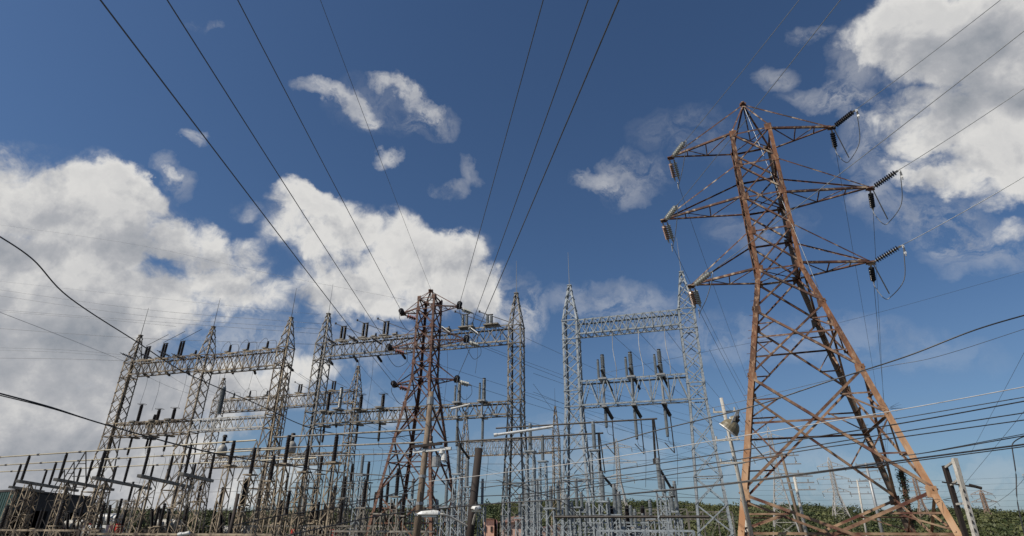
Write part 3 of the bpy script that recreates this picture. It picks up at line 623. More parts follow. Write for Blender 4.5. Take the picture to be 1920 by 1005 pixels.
# front strain strings of the left and middle gantries (dark bars lying along the beams)
for i, (u, v) in enumerate([(262, 676), (296, 676), (330, 672), (357, 678)]):
    p = on_row(u, v, G1[0])-E2*.6; disc_string(p, p-E2*1.3+E1*-.3+UP*.25, POR, nth(i, 4)+' black string reaching out in front of the left gantry top beam', 'strings in front of the left gantry', r=.12, n=8)
for i, (u, v) in enumerate([(640, 650), (681, 646), (724, 650), (850, 630), (902, 632)]):
    p = on_row(u, v, G2[0])-E2*.6; disc_string(p, p-E2*1.3+UP*.3-E1*.4, POR if u < 800 else PORG, nth(i, 5)+' string reaching out in front of the middle gantry top beam', 'strings in front of the middle gantry', r=.12, n=8)
# --- switches standing through the lower beams
def through(u, vt, row, zt, zb, m, vb, label, group, r=.16, twin=False, ring=True):
    p = on_row(u, vt, row); x, y, z = p; c = Vector((x, y, 0)); t = thing('circuit_switch', (x, y, zt), label, 'switch', group)
    post(t, c+UP*(zt+.12), c+UP*z, m, r, name='upper_insulator', split=(m is PORG))
    if twin: post(t, c-E1*.35+UP*(zt+.12), c-E1*.35+UP*(z-.35), m, r*.6, name='upper_insulator')
    b = MB(); b.cyl(c-E2*.35+UP*(zb-.2), c-E2*.35+UP*(zt+.05), .09, n=8); b.box((x, y, zt+.04), .6, 1.3, .12, YAW); b.box((x, y, zb-.1), .35, 1.2, .12, YAW)
    b.build('drive_tube', FIT if m is PORG else TANG, t)
    zl = hat(x, y, vb); q = c-E2*.1
    post(t, q+UP*(zb-.25), q+UP*zl, m, r*.7, name='lower_insulator')
    f = MB()
    if ring:
        k = 12; f.tube([c+UP*(z+.1)+E1*.38*math.cos(a*2*math.pi/k)+E2*.38*math.sin(a*2*math.pi/k) for a in range(k+1)], .015); f.bar(c+UP*(z+.1)-E1*.38, c+UP*(z+.1)+E1*.38, .03)
    f.tube(spline([q+UP*zl, q+UP*(zl-.5)+E1*.1, q+UP*(zl-.9)+E1*.5, q+UP*(zl-3.2)+E1*.3], 5), .014)
    f.build('dropper_lead', FITD, t)
    return t
for i, (u, v, vb) in enumerate([(266, 760, 852), (299, 769, 848), (328, 767, 845)]):
    through(u, v, G1[0], 10.9, 9.65, POR, vb, nth(i, 3)+' tall black switch insulator standing through the left gantry lower beam', 'black switches on the left gantry lower beam')
through(291, 779, (G1[0][0], G1[0][1]+1.0), 10.9, 9.65, POR, 840, 'shorter black insulator close left of the second tall one on the left gantry lower beam', 'black switches on the left gantry lower beam', ring=False)
for i, (u, v, vb) in enumerate([(618, 737, 828), (678, 742, 830), (719, 741, 826)]):
    through(u, v, G2[0], 10.8, 9.75, POR, vb, nth(i, 3)+' tall black switch insulator standing through the middle gantry lower beam', 'black switches on the middle gantry lower beam')
through(641, 728, (G2[0][0], G2[0][1]-.6), 10.8, 9.75, PORG, 800, 'grey cylinder insulator with white cap among the black ones on the middle gantry lower beam', None, ring=False)
for i, (u, v, vb) in enumerate([(862, 716, 835), (908, 711, 835)]):
    through(u, v, G2[0], 10.8, 9.75, PORG, vb, ('left' if not i else 'right')+' tall grey switch insulator on the middle gantry lower beam near its right end', 'grey switches on the middle gantry lower beam', twin=True, ring=False)
for i, (u, v, vb) in enumerate([(1129, 667, 800), (1181, 662, 822), (1235, 657, 817)]):
    through(u, v, G3[0], 11.85, 10.0, PORG, vb, nth(i, 3)+' tall grey switch insulator standing on the grey gantry lower beam', 'grey switches on the grey gantry', r=.17, twin=True, ring=False)
    x, y, z = on_row(u+6, 712, G3[0]); c = Vector((x, y, 0)); t = thing('switch_linkage', c+UP*11, nth(i, 3)+' dark slanting linkage hung on the grey gantry lower beam', 'linkage', 'linkages on the grey gantry')
    g = MB(); g.bar(c-E2*.7-E1*.15+UP*12.5, c+E2*.3+E1*.4+UP*11.1, .13, .12); g.build('upper_lever', FITD, t); g = MB(); g.bar(c-E2*.4-E1*.1+UP*9.95, c+E2*.2+E1*.3+UP*9.1, .17, .2); g.build('lower_lever', FITD, t)
    g = MB(); g.bar(c+E1*.3+UP*9.1, c+E1*.32+UP*6.6, .06); g.bar(c+E1*.32+UP*6.6, c-E1*.25+UP*7.3, .06); g.build('pull_rod', FITD, t)
# grey surge arrester standing at the rear mast behind the left gantry
p = at(424, 707+15, 66); t = thing('surge_arrester', (p.x, p.y, 12.5), 'fat grey cylinder leaning on the second row mast behind the left gantry middle mast', 'surge arrester')
post(t, at(410, 775, 66), at(420, 727, 66), PORG, .28, FIT, n=12)
# instrument transformers on the second row lower beam
for i, (u, v) in enumerate([(421, 823), (548, 827)]):
    c = on_row(u, v, R2[0]); c.z = 0; zt = hat(c.x, c.y, v-3 if i == 0 else v-10); t = thing('instrument_transformer', (c.x, c.y, 10), ('left' if not i else 'right')+' round pale transformer pot with black bushing on the second row lower beam', 'transformer', 'transformer pots on the second row lower beam')
    b = MB(); b.lathe(c+UP*10.0, c+UP*12, [(0, .46), (.1, .56), (.85, .58), (1.1, .46), (1.35, .26)], 14); b.build('tank', TANKD, t, True)
    post(t, c+UP*11.45, c+UP*zt, POR, .24); f = MB(); f.cyl(c+UP*zt, c+UP*(zt+.3), .3, .22, n=10); f.build('bushing_cap', FITD, t)

# ------------------------------------------------------------------ left yard: tubular busbars on lattice supports
def column(mb, x, y, z1, w0, w1, n, lw=.06, bw=.035, yaw=YAW):
    c = Vector((x, y, 0)); K = lambda a, b, z: c+(E1*a+E2*b)*((w0+(w1-w0)*z/z1)/2)+UP*z
    sg = [(-1, -1), (1, -1), (1, 1), (-1, 1)]
    for a, b in sg: mb.angle(K(a, b, 0), K(a, b, z1), lw, lw*.18, E1*-a, E2*-b)
    for i in range(n):
        z0, z2 = z1*i/n, z1*(i+1)/n
        for j in range(4):
            p, q = sg[j], sg[(j+1) % 4]; nr = (E2*-1, E1, E2, E1*-1)[j]
            if (i+j) % 2: p, q = q, p
            mb.angle(K(*p, z0), K(*q, z2), bw, bw*.22, UP, nr*-1)
            if i % 2: mb.bar(K(*p, z0), K(*q, z0), bw, bw*.5, False)
BA = [(56, 854), (126, 849), (198, 842), (281, 839), (359, 834)]; BB = [(40, 870), (106, 866), (174, 863), (245, 858), (325, 852), (402, 850)]; BC = [(27, 883), (88, 881), (152, 878), (218, 876), (288, 872), (367, 868)]
def line_fit(P, h):
    Q = [top(u, v, h) for u, v in P]; n = len(Q); mx = sum(q.x for q in Q)/n; my = sum(q.y for q in Q)/n
    k = sum((q.x-mx)*(q.y-my) for q in Q)/sum((q.x-mx)**2 for q in Q); return Q, mx, my, k
BH = 6.4; lines = []
for P in (BA, BB, BC):
    Q, mx, my, k = line_fit(P, BH); lines.append((mx, my, k)); 
def on_line(i, u, v):      # point of busbar line i on the sight plane through column u of the picture's horizon
    mx, my, k = lines[i]; d = ray(u, v); s = d.x/d.y; y = (my-k*mx)/(1-k*s); return Vector((s*y, y, BH))
ends = [(-60, 520), (-60, 560), (-60, 600)]
for i, (u0, u1) in enumerate(ends):
    mx, my, k = lines[i]; a = Vector((-62, my+k*(-62-mx), BH)); b = Vector((-14.5+i*.4, my+k*(-14.5+i*.4-mx), BH))
    o = MB(); o.cyl(a, b, .045, n=8); t = thing('busbar', a, ('nearest and highest', 'middle', 'farthest and lowest')[i]+' of the three long pale tubular busbars on the left', 'busbar', 'three tubular busbars over the left yard'); o.build('tube', TANB, t)
    n = 12
    for j in range(n): g = MB(); p = a.lerp(b, (j+.5)/n); d = (b-a).normalized(); g.cyl(p-d*.1, p+d*.1, .07, n=8); g.build('coupler', FITD, t)
sup = []
for j in range(-1, 7):      # each support carries the three phases on one cross beam
    pts = []
    for i, P in enumerate((BA, BB, BC)):
        jj = j+i-1
        if 0 <= jj < len(P):
            pts.append((i, on_line(i, *P[jj])))
    if not pts: continue
    if len(pts) == 1: continue
    a = pts[0][1]; b = pts[-1][1]
    d = (b-a).normalized(); zb = BH-1.62
    t = thing('busbar_support', (a.x, a.y, 0), '%s tan support with slanting cross beam under the left busbars' % nth(len(sup)), 'support', 'cross beam supports under the left busbars')
    m = MB(); m.bar(a-d*.5-UP*(BH-zb+.09), b+d*.6-UP*(BH-zb+.09), .24, .18); m.build('cross_beam', TANG, t)
    for q in (.16, .84):
        p = a.lerp(b, q); m = MB(); column(m, p.x, p.y, zb-.19, .75, .5, 9); m.build('lattice_column', TAN, t)
    for i, p in pts: post(t, Vector((p.x, p.y, zb)), Vector((p.x, p.y, BH-.07)), POR, .098)
    sup.append(t)

# single column supports with tall insulators: u, v of the insulator top, v of its foot, distance, porcelain, column colour
def pedestal(u, v0, v1, Y, m, cm, label, group, r=.12, twin=False, w=.5, arm=None, kind='pedestal_insulator'):
    p = at(u, v0, Y); zt = p.z; zb = hat(p.x, p.y, v1); t = thing(kind, (p.x, p.y, 0), label, 'insulator', group)
    post(t, Vector((p.x, p.y, zb)), Vector((p.x, p.y, zt)), m, r, FIT if m is PORG else FITD, split=(zt-zb) > 1.9)
    if twin: post(t, Vector((p.x, p.y, zb))+E1*.4, Vector((p.x, p.y, zt-.5))+E1*.4, m, r)
    c = MB(); column(c, p.x, p.y, zb-.12, w, w*.85, max(5, int(zb/.5))); c.build('lattice_column', cm, t)
    c = MB(); c.box((p.x, p.y, zb-.04), w*1.15, w*1.1, .07, YAW); c.build('head_plate', cm, t)
    if arm:
        c = MB(); q = Vector((p.x, p.y, zt+.08)); c.bar(q-E1*arm*.2, q+E1*arm, .07); c.build('contact_arm', FITD, t)
    return t, Vector((p.x, p.y, zt))
DK2 = [(u, v, v+d_, Y) for (u, v, d_, Y) in [(250, 905, 34, 52), (332, 915, 36, 50), (378, 905, 34, 50), (418, 915, 34, 50), (452, 935, 30, 50), (505, 912, 34, 48), (520, 955, 28, 46), (558, 905, 36, 47), (590, 908, 36, 46), (622, 925, 32, 48), (648, 895, 38, 44), (676, 930, 34, 44), (692, 868, 36, 42), (705, 925, 36, 40), (728, 905, 38, 41), (757, 930, 36, 38), (540, 890, 30, 50), (160, 935, 34, 46), (62, 930, 34, 48), (184, 915, 34, 50)]]
GY2 = [(u, v, v+d_, Y, 0) for (u, v, d_, Y) in [(775, 900, 36, 42), (790, 925, 34, 40), (812, 895, 40, 41), (850, 930, 36, 38), (870, 940, 34, 38), (985, 910, 36, 40), (1006, 900, 38, 38), (1072, 945, 34, 36), (1090, 925, 34, 38), (1140, 935, 30, 40), (1218, 940, 32, 38), (1248, 945, 30, 38), (1002, 860, 38, 38)]]
dk = [(439, 829, 872, 33), (478, 842, 889, 34), (514, 857, 901, 36), (542, 819, 869, 31), (578, 838, 884, 32), (632, 816, 866, 30), (462, 900, 946, 34), (543, 923, 966, 36), (574, 931, 968, 39), (629, 913, 958, 35), (604, 856, 888, 44), (661, 872, 905, 45), (686, 902, 951, 33), (716, 918, 962, 35), (747, 881, 930, 33), (598, 943, 975, 44), (589, 949, 980, 44), (610, 946, 977, 46), (228, 937, 972, 46), (236, 958, 985, 47), (298, 952, 988, 44), (309, 946, 986, 42), (120, 940, 985, 38), (15, 950, 990, 36), (80, 955, 990, 44), (196, 945, 990, 40), (668, 955, 990, 40), (702, 962, 995, 38), (735, 945, 985, 40), (490, 930, 972, 42), (528, 940, 980, 44), (642, 940, 985, 42), (406, 942, 985, 44), (352, 948, 985, 46), (270, 960, 990, 46)] + DK2
tops = {}
def near_txt(u):
    for a, b in ((60, 'the far left edge'), (150, 'the dark shed'), (260, 'the white transformer tank'), (420, 'the middle of the left gantry'), (560, 'the left gantry right mast'), (690, 'the middle gantry left mast'), (800, 'the smaller tower left legs'), (900, 'the dark pole with street lamps'), (1000, 'the middle gantry grey right mast'), (1110, 'the grey gantry left mast'), (1230, 'the centre of the grey gantry'), (1330, 'the grey gantry right mast')):
        if u < a: return b
    return 'the tall rusty tower'
cnt = {}
for i, (u, v0, v1, Y) in enumerate(sorted(dk)):
    nm = near_txt(u); cnt[nm] = cnt.get(nm, 0)+1; tot = sum(1 for q in dk if near_txt(q[0]) == nm); hi = 'tall' if v0 < 900 else 'low'
    lab = '%s of the %sblack pedestal insulators by %s' % ((ORD[cnt[nm]-1]+(' from left' if cnt[nm] > 1 else '')) , '', nm)
    _, tops[(u, v0)] = pedestal(u, v0, v1, Y, POR, TAN if u < 640 else TANG, lab, 'black pedestal insulators', r=.112)
gy = [(994, 797, 845, 33, 0), (1017, 818, 864, 35, 0), (1112, 793, 843, 31, 0), (1128, 887, 939, 30, 0), (1151, 911, 964, 30, 0), (1160, 925, 968, 31, 0), (1032, 914, 952, 33, 0), (1046, 904, 968, 35, 0), (681, 853, 890, 39, 0), (861, 836, 888, 33, 0), (877, 862, 912, 37, 0), (1233, 862, 918, 28, 0), (1242, 895, 930, 29, 1), (1257, 920, 958, 30, 0), (1264, 905, 968, 33, 0), (1062, 930, 968, 32, 0), (838, 905, 950, 36, 0), (950, 880, 930, 40, 0), (1182, 950, 985, 38, 0), (1190, 957, 990, 40, 0), (1205, 965, 992, 40, 0), (975, 930, 970, 36, 0), (820, 940, 980, 38, 0), (905, 900, 945, 42, 0), (1080, 900, 950, 38, 0), (1276, 968, 995, 34, 0), (1100, 945, 985, 40, 0)] + GY2
cnt = {}
for i, (u, v0, v1, Y, tw) in enumerate(sorted(gy)):
    nm = near_txt(u); cnt[nm] = cnt.get(nm, 0)+1
    _, tops[(u, v0)] = pedestal(u, v0, v1, Y, PORG, GALV, '%s of the grey pedestal insulators by %s' % (ORD[cnt[nm]-1]+(' from left' if cnt[nm] > 1 else ''), nm), 'grey pedestal insulators', r=.11, twin=bool(tw))
# open switch blades standing up from the grey insulators
for i, (a, b, c_, Y) in enumerate([((1224, 786), (1229, 866), (1262, 922), 29), ((1122, 813), (1127, 888), (1160, 926), 31), ((857, 800), (862, 836), (880, 860), 33)]):
    A, B, D = at(*a, Y), at(*b, Y), at(*c_, Y+.6); g = MB(); g.bar(B, A, .09); g.bar(B+E1*.2, A+E1*.06, .05); g.bar(B, D, .09); g.cyl(B-UP*.1, B+UP*.15, .12)
    tag(g.build('blade_switch', FITD), nth(i, 3).replace('leftmost', ['rightmost', '', ''][i] or 'leftmost') if False else ('dark upright switch blade under the grey gantry right half', 'shorter dark upright switch blade beside the grey gantry left mast', 'small dark upright switch blade behind the smaller rusty tower')[i], 'switch', None)
# overhead tubes on the right yard and tube buses behind
def tube_px(P, r, m, label, group=None, name='busbar'):
    pts = [at(*p) for p in P]; mb = MB()
    for a, b in zip(pts, pts[1:]): mb.cyl(a, b, r, n=8)
    return tag(mb.build(name, m), label, 'busbar', group)
DB = 'thin dark tubes crossing behind the smaller rusty tower'
tube_px([(930, 803, 34), (1232, 785, 30)], .045, FITD, 'upper dark tube running from the middle gantry to the grey gantry', DB)
tube_px([(820, 830, 35), (1131, 812, 31)], .045, FITD, 'lower dark tube running from the smaller rusty tower to the grey gantry', DB)
tube_px([(513, 820, 31.5), (800, 805, 28)], .045, TANG, 'highest grey tube crossing the middle gantry left mast', DB)
tube_px([(430, 843, 36), (810, 829, 31)], .045, TANG, 'middle grey tube crossing the middle gantry left mast', DB)
tube_px([(500, 857, 39), (770, 850, 35)], .04, TANG, 'lowest grey tube crossing the middle gantry left mast', DB)
tube_px([(1040, 969, 30), (1330, 969, 27)], .06, FITD, 'dark horizontal tube low under the grey gantry', None)
# low pipe racks and equipment frames along the bottom of the yard
RK = 'low pipe racks along the bottom of the yard'
def rack(u0, u1, v, Y, m, label, deep=1.0, n=6):
    a = at(u0, v, Y); b = at(u1, v, Y-(u1-u0)*Y/1076*.3); b.z = a.z; t = thing('pipe_rack', (a.x, a.y, 0), label, 'rack', RK); d = (b-a).normalized()
    g = MB(); g.bar(a, b, .08); g.bar(a+E2*deep, b+E2*deep, .08); g.bar(a-UP*.55, b-UP*.55, .06); g.bar(a+E2*deep-UP*.55, b+E2*deep-UP*.55, .06); g.build('rail', m, t)
    k = MB()
    for i in range(n*2):
        p = a.lerp(b, i/(n*2)); q = a.lerp(b, (i+1)/(n*2)); s = -.55 if i % 2 else 0; k.bar(p+UP*s, q+UP*(-.55-s), .05, .03, False)
    k.build('bracing', m, t)
    for i in range(n+1):
        p = a.lerp(b, i/n); l = MB(); l.bar(Vector((p.x, p.y, 0)), p, .1); l.build('post', m, t)
rack(-10, 150, 994, 30, TAN, 'long tan pipe rack at the bottom left edge in front of the shed', n=4); rack(170, 480, 1001, 27, TAN, 'lower tan pipe rack beneath the left busbars', n=7)
rack(440, 700, 986, 38, TANG, 'tan grey pipe rack at the foot of the middle gantry left mast', n=6); rack(620, 800, 996, 32, TANG, 'pale grey pipe rack left of the smaller rusty tower feet', n=4)
rack(1120, 1300, 995, 28, GALV, 'pale grey pipe rack under the grey gantry', n=4); rack(1040, 1250, 980, 40, GALV, 'upper grey pipe rack behind the grey gantry feet', n=5)
# thin lattice frames with pointed tops among the left supports
for i, (u, v, Y) in enumerate([(161, 846, 39), (139, 866, 43), (121, 881, 47), (482, 827, 35), (381, 875, 40), (339, 885, 44)]):
    p = at(u, v, Y); g = MB(); c = Vector((p.x, p.y, 0)); w = 1.5
    for s in (-1, 1): g.bar(c+E2*s*.15+E1*s*w/2+UP*(p.z-2.2), c+UP*p.z, .05); g.bar(c+E1*s*w/2+UP*(p.z-2.2), c+E1*s*w/2, .05)
    for q in (.35, .7, 1.0): g.bar(c+E1*-w/2*q+UP*(p.z-2.2*q), c+E1*w/2*q+UP*(p.z-2.2*q), .045)
    for q in (1, 2, 3): g.bar(c-E1*w/2+UP*(p.z-2.2)*(q/3), c+E1*w/2+UP*(p.z-2.2)*((q-1)/3), .035)
    tag(g.build('pointed_frame', TANG if i > 2 else FITD), '%s thin pointed steel frame touching a busbar in the left yard' % nth(i, 6), 'frame', 'pointed frames among the left busbars')

# ------------------------------------------------------------------ buildings and transformers
def wall(mb, a, b, z0, z1, th=.25):
    a = Vector(a); b = Vector(b); d = (b-a).normalized(); n = Vector((-d.y, d.x, 0)); vs = []
    for z in (z0, z1): vs += [Vector((p.x, p.y, z)) for p in (a, b, b+n*th, a+n*th)]
    mb.add(vs, [(3, 2, 1, 0), (4, 5, 6, 7), (0, 1, 5, 4), (1, 2, 6, 5), (2, 3, 7, 6), (3, 0, 4, 7)])
p0 = at(-75, 912, 66); p1 = at(33, 922, 60); p2 = at(176, 950, 74); zt = 7.6
zt = p1.z; bl = thing('shed', (p1.x, p1.y, 0), 'large dark open shed with a teal end wall at the left edge', 'shed')
m = MB(); wall(m, (p0.x, p0.y, 0), (p1.x, p1.y, 0), 0, zt); m.build('teal_wall', TEAL, bl)
ribs = MB(); d = (p1-p0); d.z = 0; d.normalize(); L = (p1-p0).length; n = Vector((d.y, -d.x, 0)); k = 0
while k < L: q = Vector((p0.x, p0.y, 0))+d*k; ribs.bar(q+n*.02, q+n*.02+UP*zt, .06, .04); k += .45
ribs.build('wall_ribs', TEAL, bl)
e = Vector((p2.x, p2.y, 0)); s_ = Vector((p1.x, p1.y, 0)); back = Vector((p0.x, p0.y, 0))+(e-s_)
m = MB(); wall(m, e, back, 0, zt); wall(m, back, Vector((p0.x, p0.y, 0)), 0, zt); m.build('rear_wall', DARK, bl)
m = MB(); wall(m, s_, e, zt-1.6, zt, .3)
for q in range(6): c = s_.lerp(e, q/5); m.box(c+UP*(zt-1.6)/2, .35, .35, zt-1.6)
m.build('open_front_frame', DARK, bl)
m = MB(); mid = (s_+back)/2; vs = []
ov = 1.003
for z in (zt+.05, zt+.25): vs += [mid+(Vector((p0.x, p0.y, 0))-mid)*ov+UP*z, mid+(s_-mid)*ov+UP*z, mid+(e-mid)*ov+UP*z, mid+(back-mid)*ov+UP*z]
m.add(vs, [(3, 2, 1, 0), (4, 5, 6, 7), (0, 1, 5, 4), (1, 2, 6, 5), (2, 3, 7, 6), (3, 0, 4, 7)]); m.build('roof', DARK, bl)
def transformer(u, v, Y, s, label, body, red=False):
    p = at(u, v, Y); t = thing('power_transformer', (p.x, p.y, 0), label, 'transformer', 'power transformers in the yard'); c = Vector((p.x, p.y, 0)); h = p.z
    m = MB(); m.box(c+UP*(h*.35), 2.6*s, 1.8*s, h*.7, YAW); m.build('tank', body, t)
    m = MB()
    for i in range(9): m.box(c+UP*h*.35+E1*(-1.1*s+i*.28*s)-E2*1.15*s, .06, .5*s, h*.55, YAW)
    m.build('radiator_fins', body, t)
    m = MB(); m.cyl(c+E1*-1.3*s+UP*(h-.45*s)+E2*.3, c+E1*1.0*s+UP*(h-.45*s)+E2*.3, .42*s, n=16); m.build('conservator', TANKW if body is TANKW else TANKD, t, False)
    m = MB()
    for x in (-1.0, .8): m.bar(c+E1*x*s+UP*h*.7+E2*.3, c+E1*x*s+UP*(h-.8*s)+E2*.3, .1)
    m.build('bracket', FITD, t)
    for i in range(3): post(t, c+E1*(-.8+i*.8)*s+UP*h*.7-E2*.4, c+E1*(-.9+i*.9)*s+UP*(h*.7+1.5*s)-E2*.7, POR, .14*s)
    if red:
        for x in (-1.6, 1.7): m = MB(); m.cyl(c+E1*x*s+UP*(h*.45), c+E1*x*s+UP*(h*.45+.9*s), .3*s, n=12); m.build('red_cooler', REDP, t, False)
transformer(203, 962, 52, .95, 'pale grey transformer with rounded oil tank beside the dark shed', TANKW, True); transformer(590, 985, 46, 1.0, 'transformer with red coolers at the foot of the middle gantry left mast', TANG, True)
transformer(140, 974, 52, .85, 'dark transformer standing against the open dark shed', FITD, True); transformer(312, 972, 48, .9, 'transformer between left gantry masts in front of the green trees', FITD)
transformer(1180, 985, 44, 1.2, 'grey transformer low under the middle of the grey gantry', GALV); transformer(440, 985, 50, 1, 'low transformer behind the lone grey stub pole', FITD)
def house(u0, u1, v, vr, Y, dep, label, wm, rm, rnd=False):
    a = at(u0, v, Y); b = at(u1, v, Y); hr = at((u0+u1)/2, vr, Y).z; t = thing('building', (a.x, a.y, 0), label, 'building', 'pink buildings behind the yard'); a.z = b.z = 0; h = hat(a.x, a.y, v); k = Vector((0, dep, 0))
    m = MB(); wall(m, a, b, 0, h); wall(m, b, b+k, 0, h); wall(m, b+k, a+k, 0, h); wall(m, a+k, a, 0, h); m.build('wall', wm, t)
    m = MB(); n = 8 if rnd else 2; pr = []
    for i in range(n+1):
        q = i/n; pr.append((q, h+(hr-h)*(math.sin(math.pi*q) if rnd else 1-abs(2*q-1))))
    vs = [a.lerp(b, q)+UP*(z+.05)-k*.03 for q, z in pr]+[a.lerp(b, q)+UP*(z+.05)+k*1.03 for q, z in pr]
    m.add(vs, [(i, i+1, i+n+2, i+n+1) for i in range(n)]+[tuple(range(n, -1, -1)), tuple(range(n+1, 2*n+2))]); m.build('roof', rm, t)
    for q in (.25, .7):
        c = a.lerp(b, q)+UP*(h*.62)+Vector((0, -.04, 0)); m = MB(); m.box(c, (b-a).length*.16, .06, h*.22); m.build('window', FITD, t)
house(904, 930, 974, 973, 90, 12, 'orange pink flat walled building left of the grey mast foot', PINK, PINKR); house(934, 1011, 980, 968, 86, 12, 'wider pink building with curved roof behind the grey mast foot', PINK, PINKR, True); house(1012, 1075, 990, 984, 100, 10, 'low reddish building right of the curved roof one', PINK, PINKR)

# ------------------------------------------------------------------ poles, lamps
def pole(name, a, b, r0, r1, m, label, n=10, cat='pole', group=None):
    a = Vector(a); b = Vector(b); t = thing(name, a, label, cat, group); g = MB(); g.cyl(a, b, r0, r1, n=n); g.build('shaft', m, t, True); return t
def ground_of(a, b):      # run a leaning pole down to the ground
    d = b-a; return a-d*(a.z/d.z)
a, b = at(781, 1003, 23), at(809, 735, 23.6); g0 = ground_of(a, b)
wp = pole('utility_pole', g0, b, .15, .10, WOOD, 'leaning brown wooden pole in front of the smaller rusty tower')
g = MB(); c = at(808, 846, 23.2); g.bar(c-E1*.75, c+E1*.85+UP*.08, .12, .1); g.build('crossarm', LAMPW, wp)
g = MB(); g.bar(c-E1*.8+UP*.18-E2*.1, c+E1*.5+UP*.26-E2*.1, .1, .1); g.build('crossarm', WOODD, wp)
for u, v in ((829, 845), (833, 858)): q = at(u, v, 23.1); g = MB(); g.cyl(q-UP*.1, q+UP*.14, .12, .1, n=12); g.cyl(q-UP*.18, q-UP*.1, .06, n=8); g.build('photocell', LAMPW, wp)
g = MB(); q = at(818, 866, 23.3); g.cyl(q-UP*.18, q+UP*.18, .17, n=12); g.build('small_transformer', FIT, wp)
g = MB(); q = a.lerp(b, .93); g.cyl(q-UP*.15, q+UP*.15, .14, n=10)
for k_ in (.2, .38, .56): q = a.lerp(b, k_); g.cyl(q-UP*.05, q+UP*.05, .15, n=10)
g.build('steel_bands', FIT, wp)
a, b = at(881, 1003, 21), at(898, 841, 21.4); dp = pole('utility_pole', ground_of(a, b), b, .155, .135, WOODD, 'thick dark creosoted pole cut off short, carrying two white street lamps')
def street_lamp(P, head, hd, label, w=.26, l=.75, seen=1):
    t = thing('street_lamp', P[0], label, 'street lamp', 'white street lamps low in the middle'); g = MB(); g.tube(spline(P, 6), .035, 7); g.build('arm', CONC, t, True)
    h = Vector(head); hd = Vector(hd).normalized(); s = hd.cross(UP).normalized(); g = MB(); vs = []; R_ = [(-.5, .35, .08), (-.42, .8, .13), (-.1, 1, .17), (.3, .95, .15), (.48, .55, .09), (.52, .3, .05)]
    for t_, ws, hh in R_:
        for i in range(8):
            an = i*math.pi/7; vs.append(h+hd*l*t_+s*math.cos(an)*w*.5*ws+UP*math.sin(an)*hh)
    k = 8; fs = [(j*k+i, j*k+i+1, (j+1)*k+i+1, (j+1)*k+i) for j in range(len(R_)-1) for i in range(k-1)]+[tuple(range(k)), tuple(len(R_)*k-1-i for i in range(k))]+[(j*k+k-1, j*k, (j+1)*k, (j+1)*k+k-1) for j in range(len(R_)-1)]
    g.add(vs, fs); g.build('lamp_head', LAMPW, t)
    g = MB(); g.plate(h+hd*l*-.02-UP*.03, UP, hd, l*.62, w*.8, .06); g.build('lens', LENS, t)
    g = MB(); g.cyl(h+hd*l*.2+UP*.14, h+hd*l*.2+UP*.24, .05, n=10); g.build('photocell', FITD, t)
    g = MB(); g.cyl(h+hd*l*.42+UP*.03, h+hd*l*.62+UP*.02, .055, n=10); g.build('arm_collar', FIT, t)
    g = MB(); g.plate(h-hd*l*.0+UP*.012, UP, hd, l*.98, w*1.06, .018); g.build('housing_seam', FITD, t)
y = 20.6
street_lamp([at(882, 990, 21), at(868, 982, 20.9), at(850, 972, 20.8), at(832, 965, y), at(822, 964, y)], at(804, 966, y), at(790, 966, y)-at(815, 965, y), 'long white street lamp head seen side on, on a curved arm')
street_lamp([at(886, 985, 21), at(889, 972, 20.6), at(892, 962, 20.2)], at(893, 956, 19.9), (0.05, -1, 0), 'white street lamp head seen end on, at the dark pole', w=.36, l=.6)
# floodlight pole left of the tall tower
a, b = at(1385, 895, 25), at(1352, 746, 24); fp = pole('floodlight_pole', ground_of(a, b), b, .10, .065, CONC, 'slim pale leaning pole with two olive floodlights left of the tall tower')
for (u, v) in ((1358, 772), (1363, 825), (1372, 868)):
    q = at(u, v, 24.3); g = MB(); g.bar(q-E1*.45, q+E1*.5, .07); [g.cyl(q+E1*x, q+E1*x+UP*.16, .035, n=8) for x in (-.4, 0, .42)]; g.build('crossarm', CONC, fp)
def floodlight(c, aim, R_, label, m=OLIVE):
    c = Vector(c); d = Vector(aim).normalized(); t = thing('floodlight', c, label, 'floodlight', 'olive floodlights on the slim pale pole'); g = MB()
    g.lathe(c-d*R_*1.1, c, [(0, R_*.25), (R_*.06, R_*.42), (R_*.25, R_*.66), (R_*.6, R_*.88), (R_*1.1, R_)], 20); g.build('reflector', m, t, False)
    g = MB(); g.lathe(c+d*.003, c+d*.05, [(0, R_*1.04), (.04, R_*1.04)], 20); g.build('rim', LAMPW, t)
    g = MB(); g.cyl(c-d*R_*1.5, c-d*R_*1.08, R_*.3, n=12); g.build('lamp_socket', FITD, t)
    g = MB(); s = d.cross(UP).normalized(); g.bar(c-d*R_*.5+s*R_*.8, c-d*R_*1.6+s*R_*.2+UP*.25, .04); g.bar(c-d*R_*.5-s*R_*.8, c-d*R_*1.6-s*R_*.2+UP*.25, .04); g.build('mounting_bracket', FIT, t)
floodlight(at(1366, 806, 23.6), Vector((-.62, .30, -.72)), .40, 'larger bell shaped olive floodlight pointing down left on the slim pale pole')
floodlight(at(1376, 788, 23.9), Vector((-.5, .6, -.4)), .19, 'smaller dark olive floodlight just above the bell shaped one')
